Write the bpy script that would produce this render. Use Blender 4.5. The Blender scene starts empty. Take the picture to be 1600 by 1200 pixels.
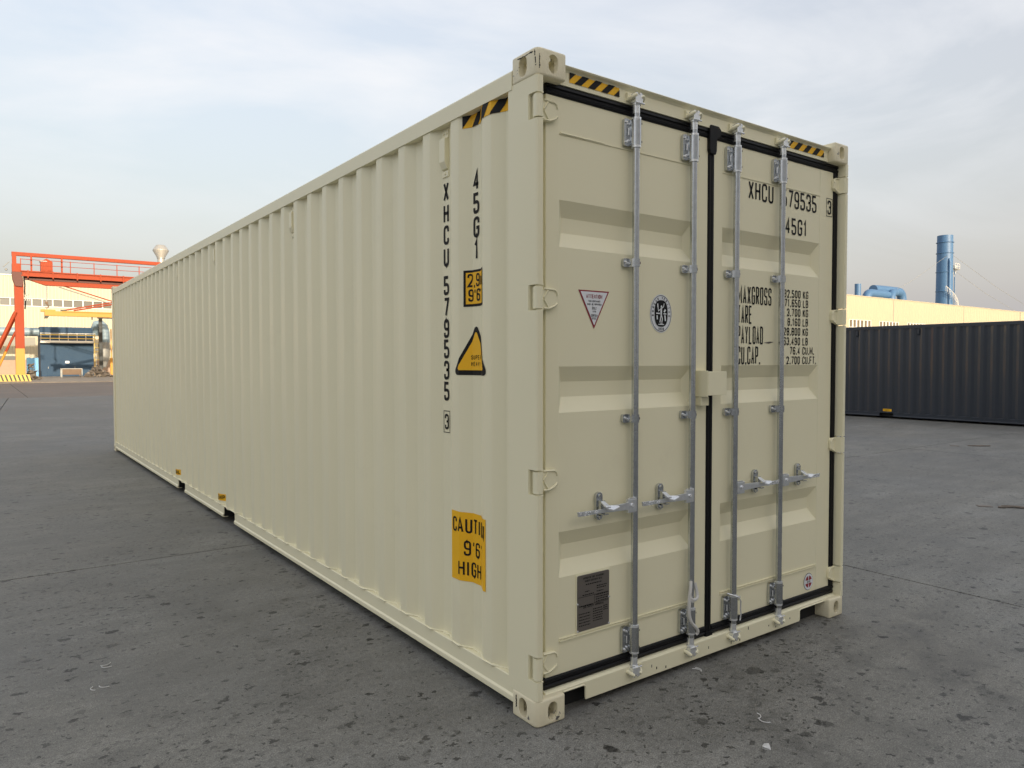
import bpy, bmesh, math, random
from mathutils import Vector, Matrix
random.seed(7)
R = math.radians
scene = bpy.context.scene
COL = scene.collection

# ------------------------------------------------------------------ camera
cam_data = bpy.data.cameras.new("camera")
cam_data.sensor_fit = 'HORIZONTAL'
cam_data.sensor_width = 36.0
cam_data.lens = 1138.73 / 1600 * 36
cam_data.clip_start = 0.05
cam_data.clip_end = 6000
cam = bpy.data.objects.new("camera", cam_data)
COL.objects.link(cam)
cam.location = (-1.8963, -2.4220, 1.5792)
cam.rotation_euler = (R(90 - 1.7834), R(0.044), -R(36.1156))
scene.camera = cam

# ------------------------------------------------------------------ sky, sun, exposure
SUN_EL, SUN_AZ = 12.5, 185.5          # sun low behind the camera (azimuth clockwise from +Y)
world = bpy.data.worlds.new("World")
scene.world = world
world.use_nodes = True
nt = world.node_tree
nt.nodes.clear()
w_out = nt.nodes.new('ShaderNodeOutputWorld')
w_bg = nt.nodes.new('ShaderNodeBackground')
w_bg.inputs['Strength'].default_value = 0.12
sky = nt.nodes.new('ShaderNodeTexSky')
sky.sky_type = 'NISHITA'
sky.sun_disc = False
sky.sun_elevation = R(SUN_EL)
sky.sun_rotation = R(SUN_AZ)
sky.air_density = 1.3
sky.dust_density = 8.0
sky.ozone_density = 1.2
tc = nt.nodes.new('ShaderNodeTexCoord')
sep = nt.nodes.new('ShaderNodeSeparateXYZ')
nt.links.new(tc.outputs['Generated'], sep.inputs[0])
# haze veil: warm grey at the horizon turning pale blue-white overhead, the same all round
ramp = nt.nodes.new('ShaderNodeValToRGB')
ramp.color_ramp.elements[0].position = 0.0
ramp.color_ramp.elements[0].color = (0.60, 0.595, 0.615, 1)
ramp.color_ramp.elements[1].position = 0.75
ramp.color_ramp.elements[1].color = (0.62, 0.59, 0.61, 1)
e = ramp.color_ramp.elements.new(0.16); e.color = (0.50, 0.465, 0.49, 1)
e = ramp.color_ramp.elements.new(0.34); e.color = (0.535, 0.495, 0.505, 1)
nt.links.new(sep.outputs['Z'], ramp.inputs['Fac'])
veil = nt.nodes.new('ShaderNodeVectorMath'); veil.operation = 'SCALE'
veil.inputs['Scale'].default_value = 7.6
nt.links.new(ramp.outputs['Color'], veil.inputs[0])
mixh = nt.nodes.new('ShaderNodeMix'); mixh.data_type = 'RGBA'
mixh.inputs['Factor'].default_value = 0.36
nt.links.new(sky.outputs['Color'], mixh.inputs['A'])
nt.links.new(veil.outputs['Vector'], mixh.inputs['B'])
# thin high cloud
mp = nt.nodes.new('ShaderNodeMapping')
mp.inputs['Location'].default_value = (9, 4, 3)
mp.inputs['Scale'].default_value = (1.0, 1.5, 3.6)
mp.inputs['Rotation'].default_value = (R(8), R(-14), R(25))
nt.links.new(tc.outputs['Generated'], mp.inputs['Vector'])
cn = nt.nodes.new('ShaderNodeTexNoise')
cn.inputs['Scale'].default_value = 2.1
cn.inputs['Detail'].default_value = 7
cn.inputs['Roughness'].default_value = 0.55
cn.inputs['Distortion'].default_value = 0.5
nt.links.new(mp.outputs['Vector'], cn.inputs['Vector'])
cr = nt.nodes.new('ShaderNodeValToRGB')
cr.color_ramp.elements[0].position = 0.40
cr.color_ramp.elements[0].color = (0, 0, 0, 1)
cr.color_ramp.elements[1].position = 0.72
cr.color_ramp.elements[1].color = (0.85, 0.85, 0.85, 1)
nt.links.new(cn.outputs['Fac'], cr.inputs['Fac'])
mixc = nt.nodes.new('ShaderNodeMix'); mixc.data_type = 'RGBA'
mixc.inputs['B'].default_value = (3.15, 3.17, 3.25, 1)
cfade = nt.nodes.new('ShaderNodeMapRange'); cfade.interpolation_type = 'SMOOTHSTEP'
cfade.inputs['From Min'].default_value = 0.06; cfade.inputs['From Max'].default_value = 0.30
nt.links.new(sep.outputs['Z'], cfade.inputs['Value'])
cmul = nt.nodes.new('ShaderNodeMath'); cmul.operation = 'MULTIPLY'
nt.links.new(cr.outputs['Color'], cmul.inputs[0]); nt.links.new(cfade.outputs[0], cmul.inputs[1])
nt.links.new(cmul.outputs[0], mixc.inputs['Factor'])
nt.links.new(mixh.outputs['Result'], mixc.inputs['A'])
nt.links.new(mixc.outputs['Result'], w_bg.inputs['Color'])
nt.links.new(w_bg.outputs[0], w_out.inputs['Surface'])

sun_data = bpy.data.lights.new("sun", 'SUN')
sun_data.energy = 2.1
sun_data.angle = R(0.6)
sun_data.color = (1.0, 0.87, 0.68)
sun = bpy.data.objects.new("sun", sun_data)
COL.objects.link(sun)
_az, _el = R(SUN_AZ), R(SUN_EL)
_dir = Vector((math.sin(_az) * math.cos(_el), math.cos(_az) * math.cos(_el), math.sin(_el)))
sun.rotation_euler = (-_dir).to_track_quat('-Z', 'Y').to_euler()
sun.location = (0, -60, 60)

vs = scene.view_settings
vs.view_transform = 'Standard'
vs.look = 'None'
vs.exposure = 1.34
vs.gamma = 1.0
vs.use_curve_mapping = False
scene.cycles.max_bounces = 6
scene.cycles.diffuse_bounces = 3
scene.cycles.glossy_bounces = 3

# ------------------------------------------------------------------ materials
MATS = {}
def mat(name, color, rough=0.5, metal=0.0, var=0.0, vscale=6.0, bump=0.0, bscale=60.0, spec=0.5, coat=0.0, dirt=None, dscale=3.0, dlo=0.55, dhi=0.75):
    """Principled material with optional value variation, fine relief and dirt patches with a shape of their own."""
    if name in MATS:
        return MATS[name]
    m = bpy.data.materials.new(name)
    m.use_nodes = True
    t = m.node_tree
    b = t.nodes['Principled BSDF']
    b.inputs['Roughness'].default_value = rough
    b.inputs['Metallic'].default_value = metal
    b.inputs['Specular IOR Level'].default_value = spec
    b.inputs['Coat Weight'].default_value = coat
    col = (*color, 1)
    b.inputs['Base Color'].default_value = col
    geo = t.nodes.new('ShaderNodeNewGeometry')
    last = None
    if var > 0:
        n = t.nodes.new('ShaderNodeTexNoise')
        n.inputs['Scale'].default_value = vscale
        n.inputs['Detail'].default_value = 5
        t.links.new(geo.outputs['Position'], n.inputs['Vector'])
        mx = t.nodes.new('ShaderNodeMix'); mx.data_type = 'RGBA'
        mx.inputs['A'].default_value = tuple(max(0, c * (1 - var)) for c in color) + (1,)
        mx.inputs['B'].default_value = tuple(min(1, c * (1 + var)) for c in color) + (1,)
        t.links.new(n.outputs['Fac'], mx.inputs['Factor'])
        last = mx.outputs['Result']
    if dirt is not None:
        n = t.nodes.new('ShaderNodeTexNoise')
        n.inputs['Scale'].default_value = dscale
        n.inputs['Detail'].default_value = 8
        n.inputs['Roughness'].default_value = 0.68
        t.links.new(geo.outputs['Position'], n.inputs['Vector'])
        mr = t.nodes.new('ShaderNodeMapRange')
        mr.inputs['From Min'].default_value = dlo
        mr.inputs['From Max'].default_value = dhi
        t.links.new(n.outputs['Fac'], mr.inputs['Value'])
        mx = t.nodes.new('ShaderNodeMix'); mx.data_type = 'RGBA'
        mx.inputs['A'].default_value = col
        if last: t.links.new(last, mx.inputs['A'])
        mx.inputs['B'].default_value = (*dirt, 1)
        t.links.new(mr.outputs['Result'], mx.inputs['Factor'])
        last = mx.outputs['Result']
    if last:
        t.links.new(last, b.inputs['Base Color'])
    if bump > 0:
        n = t.nodes.new('ShaderNodeTexNoise')
        n.inputs['Scale'].default_value = bscale
        n.inputs['Detail'].default_value = 4
        t.links.new(geo.outputs['Position'], n.inputs['Vector'])
        bp = t.nodes.new('ShaderNodeBump')
        bp.inputs['Strength'].default_value = bump
        bp.inputs['Distance'].default_value = 0.01
        t.links.new(n.outputs['Fac'], bp.inputs['Height'])
        t.links.new(bp.outputs['Normal'], b.inputs['Normal'])
    MATS[name] = m
    return m

CREAM = (0.885, 0.835, 0.595)
M_cream = mat('cream_paint', CREAM, 0.42, var=0.05, vscale=0.9, bump=0.10, bscale=5, spec=0.5, dirt=(0.80, 0.74, 0.53), dscale=2.4, dlo=0.60, dhi=0.95)
M_cast = mat('cream_casting', (0.84, 0.77, 0.55), 0.5, var=0.05, vscale=9, bump=0.25, bscale=90, dirt=(0.13, 0.12, 0.11), dscale=14, dlo=0.615, dhi=0.64)
M_dark = mat('dark_navy_paint', (0.024, 0.031, 0.044), 0.28, coat=0.25, var=0.12, vscale=0.8)
M_rubber = mat('black_rubber', (0.005, 0.005, 0.006), 0.5, spec=0.25)
M_black = mat('black_bitumen', (0.012, 0.012, 0.012), 0.8)
M_ink = mat('black_ink', (0.009, 0.009, 0.009), 0.6, spec=0.25)
M_galv = mat('galvanised_steel', (0.56, 0.58, 0.60), 0.20, metal=1.0, var=0.2, vscale=45, bump=0.05, bscale=120)
M_chrome = mat('bright_zinc', (0.88, 0.90, 0.92), 0.25, metal=0.65, var=0.1, vscale=60)
M_zinc = mat('handle_zinc', (0.76, 0.78, 0.80), 0.3, metal=0.8, var=0.15, vscale=70, bump=0.1, bscale=150)
M_yellow = mat('sticker_yellow', (0.95, 0.52, 0.018), 0.5, spec=0.3)
M_white = mat('sticker_white', (0.80, 0.82, 0.84), 0.4)
M_red = mat('sticker_red', (0.30, 0.02, 0.035), 0.45)
M_plate = mat('plate_grey', (0.135, 0.12, 0.105), 0.5, metal=0.1)
M_rope = mat('white_rope', (0.72, 0.71, 0.68), 0.8, bump=0.6, bscale=400)
M_orange = mat('orange_paint', (0.33, 0.056, 0.020), 0.6, spec=0.2, var=0.08, vscale=0.8)
M_oyellow = mat('yellow_paint', (0.50, 0.235, 0.012), 0.5, var=0.08, vscale=0.8)
M_hyellow = mat('hazard_yellow', (0.62, 0.43, 0.08), 0.5, var=0.06, vscale=2)
M_hblack = mat('hazard_black', (0.05, 0.045, 0.03), 0.6)
M_wall = mat('cream_cladding', (0.49, 0.445, 0.335), 0.55, var=0.05, vscale=0.25)
M_wall2 = mat('yellow_cladding', (0.46, 0.40, 0.285), 0.6, spec=0.3, var=0.04, vscale=0.1)
M_glass = mat('window_glass', (0.075, 0.075, 0.065), 0.35, spec=0.4)
M_frame = mat('window_frame', (0.74, 0.72, 0.66), 0.5)
M_blue = mat('machine_blue', (0.038, 0.074, 0.125), 0.6, spec=0.15, var=0.1, vscale=0.9, dirt=(0.045, 0.08, 0.125), dscale=1.2, dlo=0.5, dhi=0.8)
M_duct = mat('duct_blue', (0.23, 0.31, 0.36), 0.42, var=0.1, vscale=0.5)
M_pipe = mat('roof_pipe_blue', (0.062, 0.148, 0.29), 0.5, var=0.08, vscale=0.15)
M_tarp = mat('tarp_blue', (0.16, 0.40, 0.68), 0.6, var=0.06, vscale=2)
M_steel = mat('steel_grey', (0.30, 0.30, 0.28), 0.5, metal=0.3, var=0.15, vscale=3)
M_roofg = mat('roof_grey', (0.34, 0.34, 0.33), 0.5, metal=0.5)
M_rust = mat('rusty_brown', (0.17, 0.115, 0.075), 0.8, var=0.3, vscale=3)
M_scrap = mat('scrap_metal', (0.20, 0.17, 0.14), 0.6, metal=0.3, var=0.5, vscale=6)
M_brick = mat('brick_wall', (0.40, 0.29, 0.21), 0.85, var=0.12, vscale=4)
M_band = mat('grey_sheet', (0.27, 0.26, 0.22), 0.6, var=0.1, vscale=1)
M_hall = mat('hall_cladding', (0.70, 0.69, 0.66), 0.6, var=0.05, vscale=0.3)
M_litter = mat('litter_white', (0.62, 0.62, 0.60), 0.7)

def ground_material(name, base, spots=True, warm=None):
    m = bpy.data.materials.new(name); m.use_nodes = True
    t = m.node_tree; N = t.nodes.new; L = t.links.new
    b = t.nodes['Principled BSDF']
    b.inputs['Specular IOR Level'].default_value = 0.35
    geo = N('ShaderNodeNewGeometry')
    pos = geo.outputs['Position']
    def noise(scale, detail=6, rough=0.6, vec=None, dist=0.0):
        n = N('ShaderNodeTexNoise')
        n.inputs['Scale'].default_value = scale; n.inputs['Detail'].default_value = detail
        n.inputs['Roughness'].default_value = rough; n.inputs['Distortion'].default_value = dist
        L(vec or pos, n.inputs['Vector']); return n
    def mathn(op, a, bb=None, clamp=False):
        n = N('ShaderNodeMath'); n.operation = op; n.use_clamp = clamp
        for i, v in enumerate((a, bb)):
            if v is None: continue
            if isinstance(v, (int, float)): n.inputs[i].default_value = v
            else: L(v, n.inputs[i])
        return n.outputs[0]
    def rng(v, a, bb, c=0.0, d=1.0):
        n = N('ShaderNodeMapRange'); L(v, n.inputs['Value'])
        n.inputs['From Min'].default_value = a; n.inputs['From Max'].default_value = bb
        n.inputs['To Min'].default_value = c; n.inputs['To Max'].default_value = d
        n.interpolation_type = 'SMOOTHSTEP'
        return n.outputs[0]
    # tone: broad patches x streaky wear x grain
    big = rng(noise(0.22, 2).outputs['Fac'], 0.3, 0.7, 0.86, 1.12)
    mid = rng(noise(1.6, 5, 0.65, dist=0.6).outputs['Fac'], 0.3, 0.72, 0.86, 1.12)
    mpn = N('ShaderNodeMapping'); mpn.inputs['Scale'].default_value = (0.5, 2.6, 1); mpn.inputs['Rotation'].default_value = (0, 0, R(-28))
    L(pos, mpn.inputs['Vector'])
    streak = rng(noise(2.2, 4, 0.6, vec=mpn.outputs['Vector']).outputs['Fac'], 0.35, 0.68, 0.88, 1.06)
    grain = rng(noise(170, 2, 0.7).outputs['Fac'], 0.25, 0.75, 0.52, 1.48)
    grain2 = rng(noise(38, 2, 0.7).outputs['Fac'], 0.3, 0.7, 0.86, 1.12)
    v = mathn('MULTIPLY', mathn('MULTIPLY', big, mid), mathn('MULTIPLY', streak, mathn('MULTIPLY', grain, grain2)))
    if spots:
        wob = N('ShaderNodeVectorMath'); wob.operation = 'MULTIPLY_ADD'
        wn = noise(26, 2, 0.6)
        L(wn.outputs['Color'], wob.inputs[0]); wob.inputs[1].default_value = (0.085, 0.075, 0); L(pos, wob.inputs[2])
        flat = N('ShaderNodeVectorMath'); flat.operation = 'MULTIPLY'
        L(wob.outputs[0], flat.inputs[0]); flat.inputs[1].default_value = (1, 1, 0)
        def spot_layer(scale, thr, rmin, rmax, dark, soft, ofs, clump=None):
            mo = N('ShaderNodeMapping'); mo.inputs['Location'].default_value = (ofs, ofs * 1.7, 0); mo.inputs['Rotation'].default_value = (0, 0, ofs)
            mo.inputs['Scale'].default_value = (1, 1.35, 1)
            L(flat.outputs[0], mo.inputs['Vector'])
            vo = N('ShaderNodeTexVoronoi'); vo.voronoi_dimensions = '2D'; vo.feature = 'F1'
            vo.inputs['Scale'].default_value = scale
            L(mo.outputs['Vector'], vo.inputs['Vector'])
            sc = N('ShaderNodeSeparateColor'); L(vo.outputs['Color'], sc.inputs[0])
            on = mathn('GREATER_THAN', sc.outputs[0], thr if clump is None else mathn('SUBTRACT', thr + 0.30, mathn('MULTIPLY', clump, 0.60)))
            rad = mathn('MULTIPLY_ADD', sc.outputs[1], rmax - rmin)
            rad.node.inputs[2].default_value = rmin
            dd = mathn('SUBTRACT', rad, vo.outputs['Distance'])
            msk = rng(dd, 0.0, soft)
            depth = mathn('MULTIPLY_ADD', sc.outputs[2], dark * 0.75); depth.node.inputs[2].default_value = dark * 0.25
            return mathn('SUBTRACT', 1.0, mathn('MULTIPLY', mathn('MULTIPLY', msk, on), depth))
        # more splashes where traffic has dropped oil
        cl = rng(noise(0.9, 3).outputs['Fac'], 0.36, 0.64)
        s1 = spot_layer(3.4, 0.30, 0.03, 0.15, 0.86, 0.05, 0.3)
        s2 = spot_layer(7.5, 0.42, 0.05, 0.20, 0.80, 0.05, 1.9, cl)
        s3 = spot_layer(14, 0.45, 0.06, 0.25, 0.80, 0.06, 4.2, cl)
        s4 = spot_layer(1.1, 0.66, 0.02, 0.075, 0.70, 0.02, 7.7)
        s5 = spot_layer(30, 0.52, 0.08, 0.30, 0.72, 0.10, 9.1, cl)
        v = mathn('MULTIPLY', v, mathn('MULTIPLY', mathn('MULTIPLY', s1, s2), mathn('MULTIPLY', s3, mathn('MULTIPLY', s4, s5))))
        # tyre scrub arcs and ring stains, at their places in the yard
        spx = N('ShaderNodeSeparateXYZ'); L(pos, spx.inputs[0])
        def dist_to(cx, cy):
            dx = mathn('SUBTRACT', spx.outputs[0], cx); dy = mathn('SUBTRACT', spx.outputs[1], cy)
            return mathn('SQRT', mathn('ADD', mathn('MULTIPLY', dx, dx), mathn('MULTIPLY', dy, dy))), dx, dy
        brk = rng(noise(7, 3, 0.7).outputs['Fac'], 0.36, 0.62)
        def arc(cx, cy, rad, wid, dark, nx, ny, lim, power=brk):
            d_, dx, dy = dist_to(cx, cy)
            ring = rng(mathn('ABSOLUTE', mathn('SUBTRACT', d_, rad)), wid, 0.0)
            side = rng(mathn('ADD', mathn('MULTIPLY', dx, nx), mathn('MULTIPLY', dy, ny)), lim, lim + rad * 0.35)
            return mathn('SUBTRACT', 1.0, mathn('MULTIPLY', mathn('MULTIPLY', mathn('MULTIPLY', ring, side), power), dark))
        arcs = [arc(2.16, -0.52, 0.34, 0.13, 0.34, -0.8, -0.1, -0.15), arc(2.80, -1.17, 0.85, 0.15, 0.36, -0.8, 0.2, 0.0),
                arc(3.15, -1.38, 2.41, 0.17, 0.34, -0.97, 0.2, 1.2), arc(3.15, -1.38, 1.95, 0.12, 0.20, -0.97, 0.2, 1.0),
                arc(-1.414, 2.043, 0.084, 0.012, 0.8, -0.8, 0.1, -0.06), arc(-0.854, 0.404, 0.105, 0.008, 0.75, 0.9, 0.2, -0.05),
                arc(-3.2, 1.6, 2.6, 0.14, 0.16, 0.9, 0.2, 1.2)]
        for a_ in arcs: v = mathn('MULTIPLY', v, a_)
    # far joints get worked by patches of dust
    colr = N('ShaderNodeMix'); colr.data_type = 'RGBA'
    colr.inputs['A'].default_value = (base[0] * 0.96, base[1] * 0.98, base[2] * 1.03, 1)
    colr.inputs['B'].default_value = (base[0] * 1.05, base[1] * 1.01, base[2] * 0.95, 1)
    L(noise(0.6, 2).outputs['Fac'], colr.inputs['Factor'])
    vm = N('ShaderNodeVectorMath'); vm.operation = 'SCALE'
    L(colr.outputs['Result'], vm.inputs[0]); L(v, vm.inputs['Scale'])
    L(vm.outputs[0], b.inputs['Base Color'])
    L(rng(v, 0.5, 1.2, 0.55, 0.86), b.inputs['Roughness'])
    bp = N('ShaderNodeBump'); bp.inputs['Strength'].default_value = 0.35; bp.inputs['Distance'].default_value = 0.004
    L(mathn('ADD', mathn('MULTIPLY', grain, 0.6), mathn('MULTIPLY', grain2, 1.4)), bp.inputs['Height'])
    L(bp.outputs['Normal'], b.inputs['Normal'])
    MATS[name] = m
    return m

M_ground = ground_material('yard_concrete', (0.199, 0.199, 0.182))
M_road = ground_material('brown_road', (0.205, 0.178, 0.150), spots=False)
M_apron = ground_material('pale_apron', (0.27, 0.235, 0.19), spots=False)
M_under = mat('joint_dirt', (0.035, 0.033, 0.03), 0.9)

# ------------------------------------------------------------------ mesh helpers
def spline(pts, k=5):
    pts = [Vector(p) for p in pts]; out = []
    for i in range(len(pts) - 1):
        p0, p1, p2, p3 = pts[max(i - 1, 0)], pts[i], pts[i + 1], pts[min(i + 2, len(pts) - 1)]
        for j in range(k):
            t = j / k
            out.append(0.5 * (2 * p1 + (p2 - p0) * t + (2 * p0 - 5 * p1 + 4 * p2 - p3) * t * t + (3 * p1 - p0 - 3 * p2 + p3) * t ** 3))
    return out + [pts[-1]]

class MB:
    def __init__(self):
        self.v = []; self.f = []; self.parts = []
    def add(self, vs, fs):
        o = len(self.v)
        self.parts.append((vs, fs))
        self.v += [tuple(p) for p in vs]
        self.f += [tuple(i + o for i in f) for f in fs]
        return self
    def box(self, x0, x1, y0, y1, z0, z1):
        return self.add([(x0, y0, z0), (x1, y0, z0), (x1, y1, z0), (x0, y1, z0), (x0, y0, z1), (x1, y0, z1), (x1, y1, z1), (x0, y1, z1)],
                        [(3, 2, 1, 0), (4, 5, 6, 7), (0, 1, 5, 4), (1, 2, 6, 5), (2, 3, 7, 6), (3, 0, 4, 7)])
    def prism(self, poly, a0, a1, axis):
        """poly in the two other axes (order xyz without `axis`), extruded from a0 to a1."""
        def P(p, a):
            if axis == 'z': return (p[0], p[1], a)
            if axis == 'y': return (p[0], a, p[1])
            return (a, p[0], p[1])
        n = len(poly)
        vs = [P(p, a0) for p in poly] + [P(p, a1) for p in poly]
        fs = [tuple(range(n))[::-1], tuple(range(n, 2 * n))] + [(i, (i + 1) % n, n + (i + 1) % n, n + i) for i in range(n)]
        return self.add(vs, fs)
    def strip_prism(self, pts_a, pts_b, a0, a1, axis):
        """thin sheet between two open profiles (same length), extruded."""
        def P(p, a):
            if axis == 'z': return (p[0], p[1], a)
            if axis == 'y': return (p[0], a, p[1])
            return (a, p[0], p[1])
        n = len(pts_a)
        vs = [P(p, a0) for p in pts_a] + [P(p, a1) for p in pts_a] + [P(p, a0) for p in pts_b] + [P(p, a1) for p in pts_b]
        fs = []
        for i in range(n - 1):
            fs.append((i, i + 1, n + i + 1, n + i))
            fs.append((2 * n + i + 1, 2 * n + i, 3 * n + i, 3 * n + i + 1))
            fs.append((n + i, n + i + 1, 3 * n + i + 1, 3 * n + i))
            fs.append((i + 1, i, 2 * n + i, 2 * n + i + 1))
        fs.append((0, n, 3 * n, 2 * n)); fs.append((n - 1, 3 * n - 1, 4 * n - 1, 2 * n - 1))
        return self.add(vs, fs)
    def tube(self, path, r, n=12, cap=True):
        path = [Vector(p) for p in path]
        rs = r if isinstance(r, (list, tuple)) else [r] * len(path)
        rings = []; up = None
        for i, p in enumerate(path):
            d = (path[min(i + 1, len(path) - 1)] - path[max(i - 1, 0)]).normalized()
            if up is None:
                up = Vector((0, 0, 1)) if abs(d.z) < 0.9 else Vector((1, 0, 0))
            s = d.cross(up).normalized(); up = s.cross(d).normalized()
            rings.append([p + (s * math.cos(2 * math.pi * k / n) + up * math.sin(2 * math.pi * k / n)) * rs[i] for k in range(n)])
        vs = [q for ring in rings for q in ring]
        fs = []
        for i in range(len(path) - 1):
            for k in range(n):
                a = i * n + k; b = i * n + (k + 1) % n
                fs.append((a, b, b + n, a + n))
        if cap:
            fs.append(tuple(range(n))[::-1]); fs.append(tuple(range((len(path) - 1) * n, len(path) * n)))
        return self.add(vs, fs)
    def lathe(self, prof, cx, cy, n=24):
        vs = []; fs = []
        for (r, z) in prof:
            vs += [(cx + r * math.cos(2 * math.pi * k / n), cy + r * math.sin(2 * math.pi * k / n), z) for k in range(n)]
        for i in range(len(prof) - 1):
            for k in range(n):
                a = i * n + k; b = i * n + (k + 1) % n
                fs.append((a, b, b + n, a + n))
        fs.append(tuple(range(n))[::-1]); fs.append(tuple(range((len(prof) - 1) * n, len(prof) * n)))
        return self.add(vs, fs)
    def mesh(self, name, smooth=None, bevel=0.0, fix=True):
        me = bpy.data.meshes.new(name)
        me.from_pydata(self.v, [], self.f)
        bm = bmesh.new(); bm.from_mesh(me)
        if fix: bmesh.ops.recalc_face_normals(bm, faces=bm.faces)
        if bevel > 0:
            bm.edges.ensure_lookup_table()
            ed = [e for e in bm.edges if len(e.link_faces) == 2 and e.calc_face_angle(0) > R(35)]
            bmesh.ops.bevel(bm, geom=ed, offset=bevel, segments=2, profile=0.6, affect='EDGES', clamp_overlap=True)
        bm.to_mesh(me); bm.free()
        if smooth is not None:
            for p in me.polygons: p.use_smooth = True
            me.set_sharp_from_angle(angle=R(smooth))
        return me
    def build(self, name, material, parent=None, smooth=None, bevel=0.0, fix=True, split=False, **props):
        if split:                                   # every piece an object of its own
            for vs, fs in self.parts:
                o = MB().add(vs, fs).build(name, material, parent, smooth, bevel, fix, **props)
            return o
        return link(name, self.mesh(name, smooth, bevel, fix), material, parent, **props)

def link(name, me, material, parent=None, loc=None, **props):
    if material is not None and not me.materials: me.materials.append(material)
    o = bpy.data.objects.new(name, me)
    COL.objects.link(o)
    if parent is not None: o.parent = parent
    if loc: o.location = loc
    for k, v in props.items(): o[k] = v
    return o

def thing(name, label, category, loc=(0, 0, 0), rz=0.0, group=None):
    o = bpy.data.objects.new(name, None); COL.objects.link(o)
    o.empty_display_size = 0.3
    o.location = loc; o.rotation_euler = (0, 0, rz)
    o['label'] = label; o['category'] = category
    if group: o['group'] = group
    return o

def mirror_mesh(me, sx=1, sy=1, sz=1, name=None):
    m2 = me.copy()
    if name: m2.name = name
    m2.transform(Matrix.Diagonal((sx, sy, sz, 1)))
    if sx * sy * sz < 0: m2.flip_normals()
    return m2

# ------------------------------------------------------------------ stroke lettering (condensed gothic)
GL = {
 'A': [[(0, 0), (.5, 1), (1, 0)], [(.17, .3), (.83, .3)]],
 'B': [[(0, .52), (.96, .52, 1), (.96, 1, 1), (0, 1), (0, 0), (1, 0, 1), (1, .52, 1), (.6, .52)]],
 'C': [[(1, .7), (1, 1, 1), (0, 1, 1), (0, 0, 1), (1, 0, 1), (1, .3)]],
 'D': [[(.5, 0), (0, 0), (0, 1), (1, 1, 1), (1, 0, 1), (.5, 0)]],
 'E': [[(1, 1), (0, 1), (0, 0), (1, 0)], [(0, .52), (.85, .52)]],
 'F': [[(1, 1), (0, 1), (0, 0)], [(0, .52), (.85, .52)]],
 'G': [[(1, .72), (1, 1, 1), (0, 1, 1), (0, 0, 1), (1, 0, 1), (1, .47), (.5, .47)]],
 'H': [[(0, 0), (0, 1)], [(1, 0), (1, 1)], [(0, .52), (1, .52)]],
 'I': [[(.5, 0), (.5, 1)]],
 'K': [[(0, 0), (0, 1)], [(1, 1), (0, .4)], [(.35, .6), (1, 0)]],
 'L': [[(0, 1), (0, 0), (1, 0)]],
 'M': [[(0, 0), (0, 1), (.5, .25), (1, 1), (1, 0)]],
 'N': [[(0, 0), (0, 1), (1, 0), (1, 1)]],
 'O': [[(.5, 1), (1, 1, 1), (1, 0, 1), (0, 0, 1), (0, 1, 1), (.5, 1)]],
 'P': [[(0, 0), (0, 1), (1, 1, 1), (1, .46, 1), (0, .46)]],
 'R': [[(0, 0), (0, 1), (1, 1, 1), (1, .46, 1), (0, .46)], [(.5, .46), (1, 0)]],
 'S': [[(1, .74), (1, 1, 1), (0, 1, 1), (0, .5, 1), (1, .5, 1), (1, 0, 1), (0, 0, 1), (0, .26)]],
 'T': [[(0, 1), (1, 1)], [(.5, 1), (.5, 0)]],
 'U': [[(0, 1), (0, 0, 1), (1, 0, 1), (1, 1)]],
 'V': [[(0, 1), (.5, 0), (1, 1)]],
 'W': [[(0, 1), (.25, 0), (.5, .8), (.75, 0), (1, 1)]],
 'X': [[(0, 0), (1, 1)], [(0, 1), (1, 0)]],
 'Y': [[(0, 1), (.5, .45), (1, 1)], [(.5, .45), (.5, 0)]],
 '0': [[(.5, 1), (1, 1, 1), (1, 0, 1), (0, 0, 1), (0, 1, 1), (.5, 1)]],
 '1': [[(.05, .76), (.6, 1), (.6, 0)]],
 '2': [[(0, .74), (0, 1, 1), (1, 1, 1), (1, .58, 1), (0, 0), (1, 0)]],
 '3': [[(0, .74), (0, 1, 1), (1, 1, 1), (1, .52, 1), (.4, .52)], [(.4, .52), (1, .52, 1), (1, 0, 1), (0, 0, 1), (0, .26)]],
 '4': [[(.7, 0), (.7, 1), (0, .28), (1, .28)]],
 '5': [[(.95, 1), (0, 1), (0, .57), (1, .57, 1), (1, 0, 1), (0, 0, 1), (0, .25)]],
 '6': [[(1, .76), (1, 1, 1), (0, 1, 1), (0, 0, 1), (1, 0, 1), (1, .55, 1), (0, .55)]],
 '7': [[(0, 1), (1, 1), (.35, 0)]],
 '8': [[(.5, .52), (1, .52, 1), (1, 1, 1), (0, 1, 1), (0, .52, 1), (.5, .52)], [(.5, .52), (1, .52, 1), (1, 0, 1), (0, 0, 1), (0, .52, 1), (.5, .52)]],
 '9': [[(0, .24), (0, 0, 1), (1, 0, 1), (1, 1, 1), (0, 1, 1), (0, .45, 1), (1, .45)]],
 '.': 'dot',
 ',': [[(.55, .08), (.5, -.04), (.25, -.16)]],
 "'": [[(.5, 1), (.42, .72)]],
 '"': [[(.25, 1), (.22, .78)], [(.75, 1), (.72, .78)]],
 'm': [[(0, 0), (0, .68), (.5, .68, 1), (.5, 0)], [(.5, .68), (1, .68, 1), (1, 0)]],
 ' ': [],
}
WID = {'M': 1.3, 'W': 1.3, 'I': 0.35, '.': 0.36, ',': 0.40, "'": 0.4, '"': 0.7, 'm': 1.3, ' ': 0.7, '1': 0.7}

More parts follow.
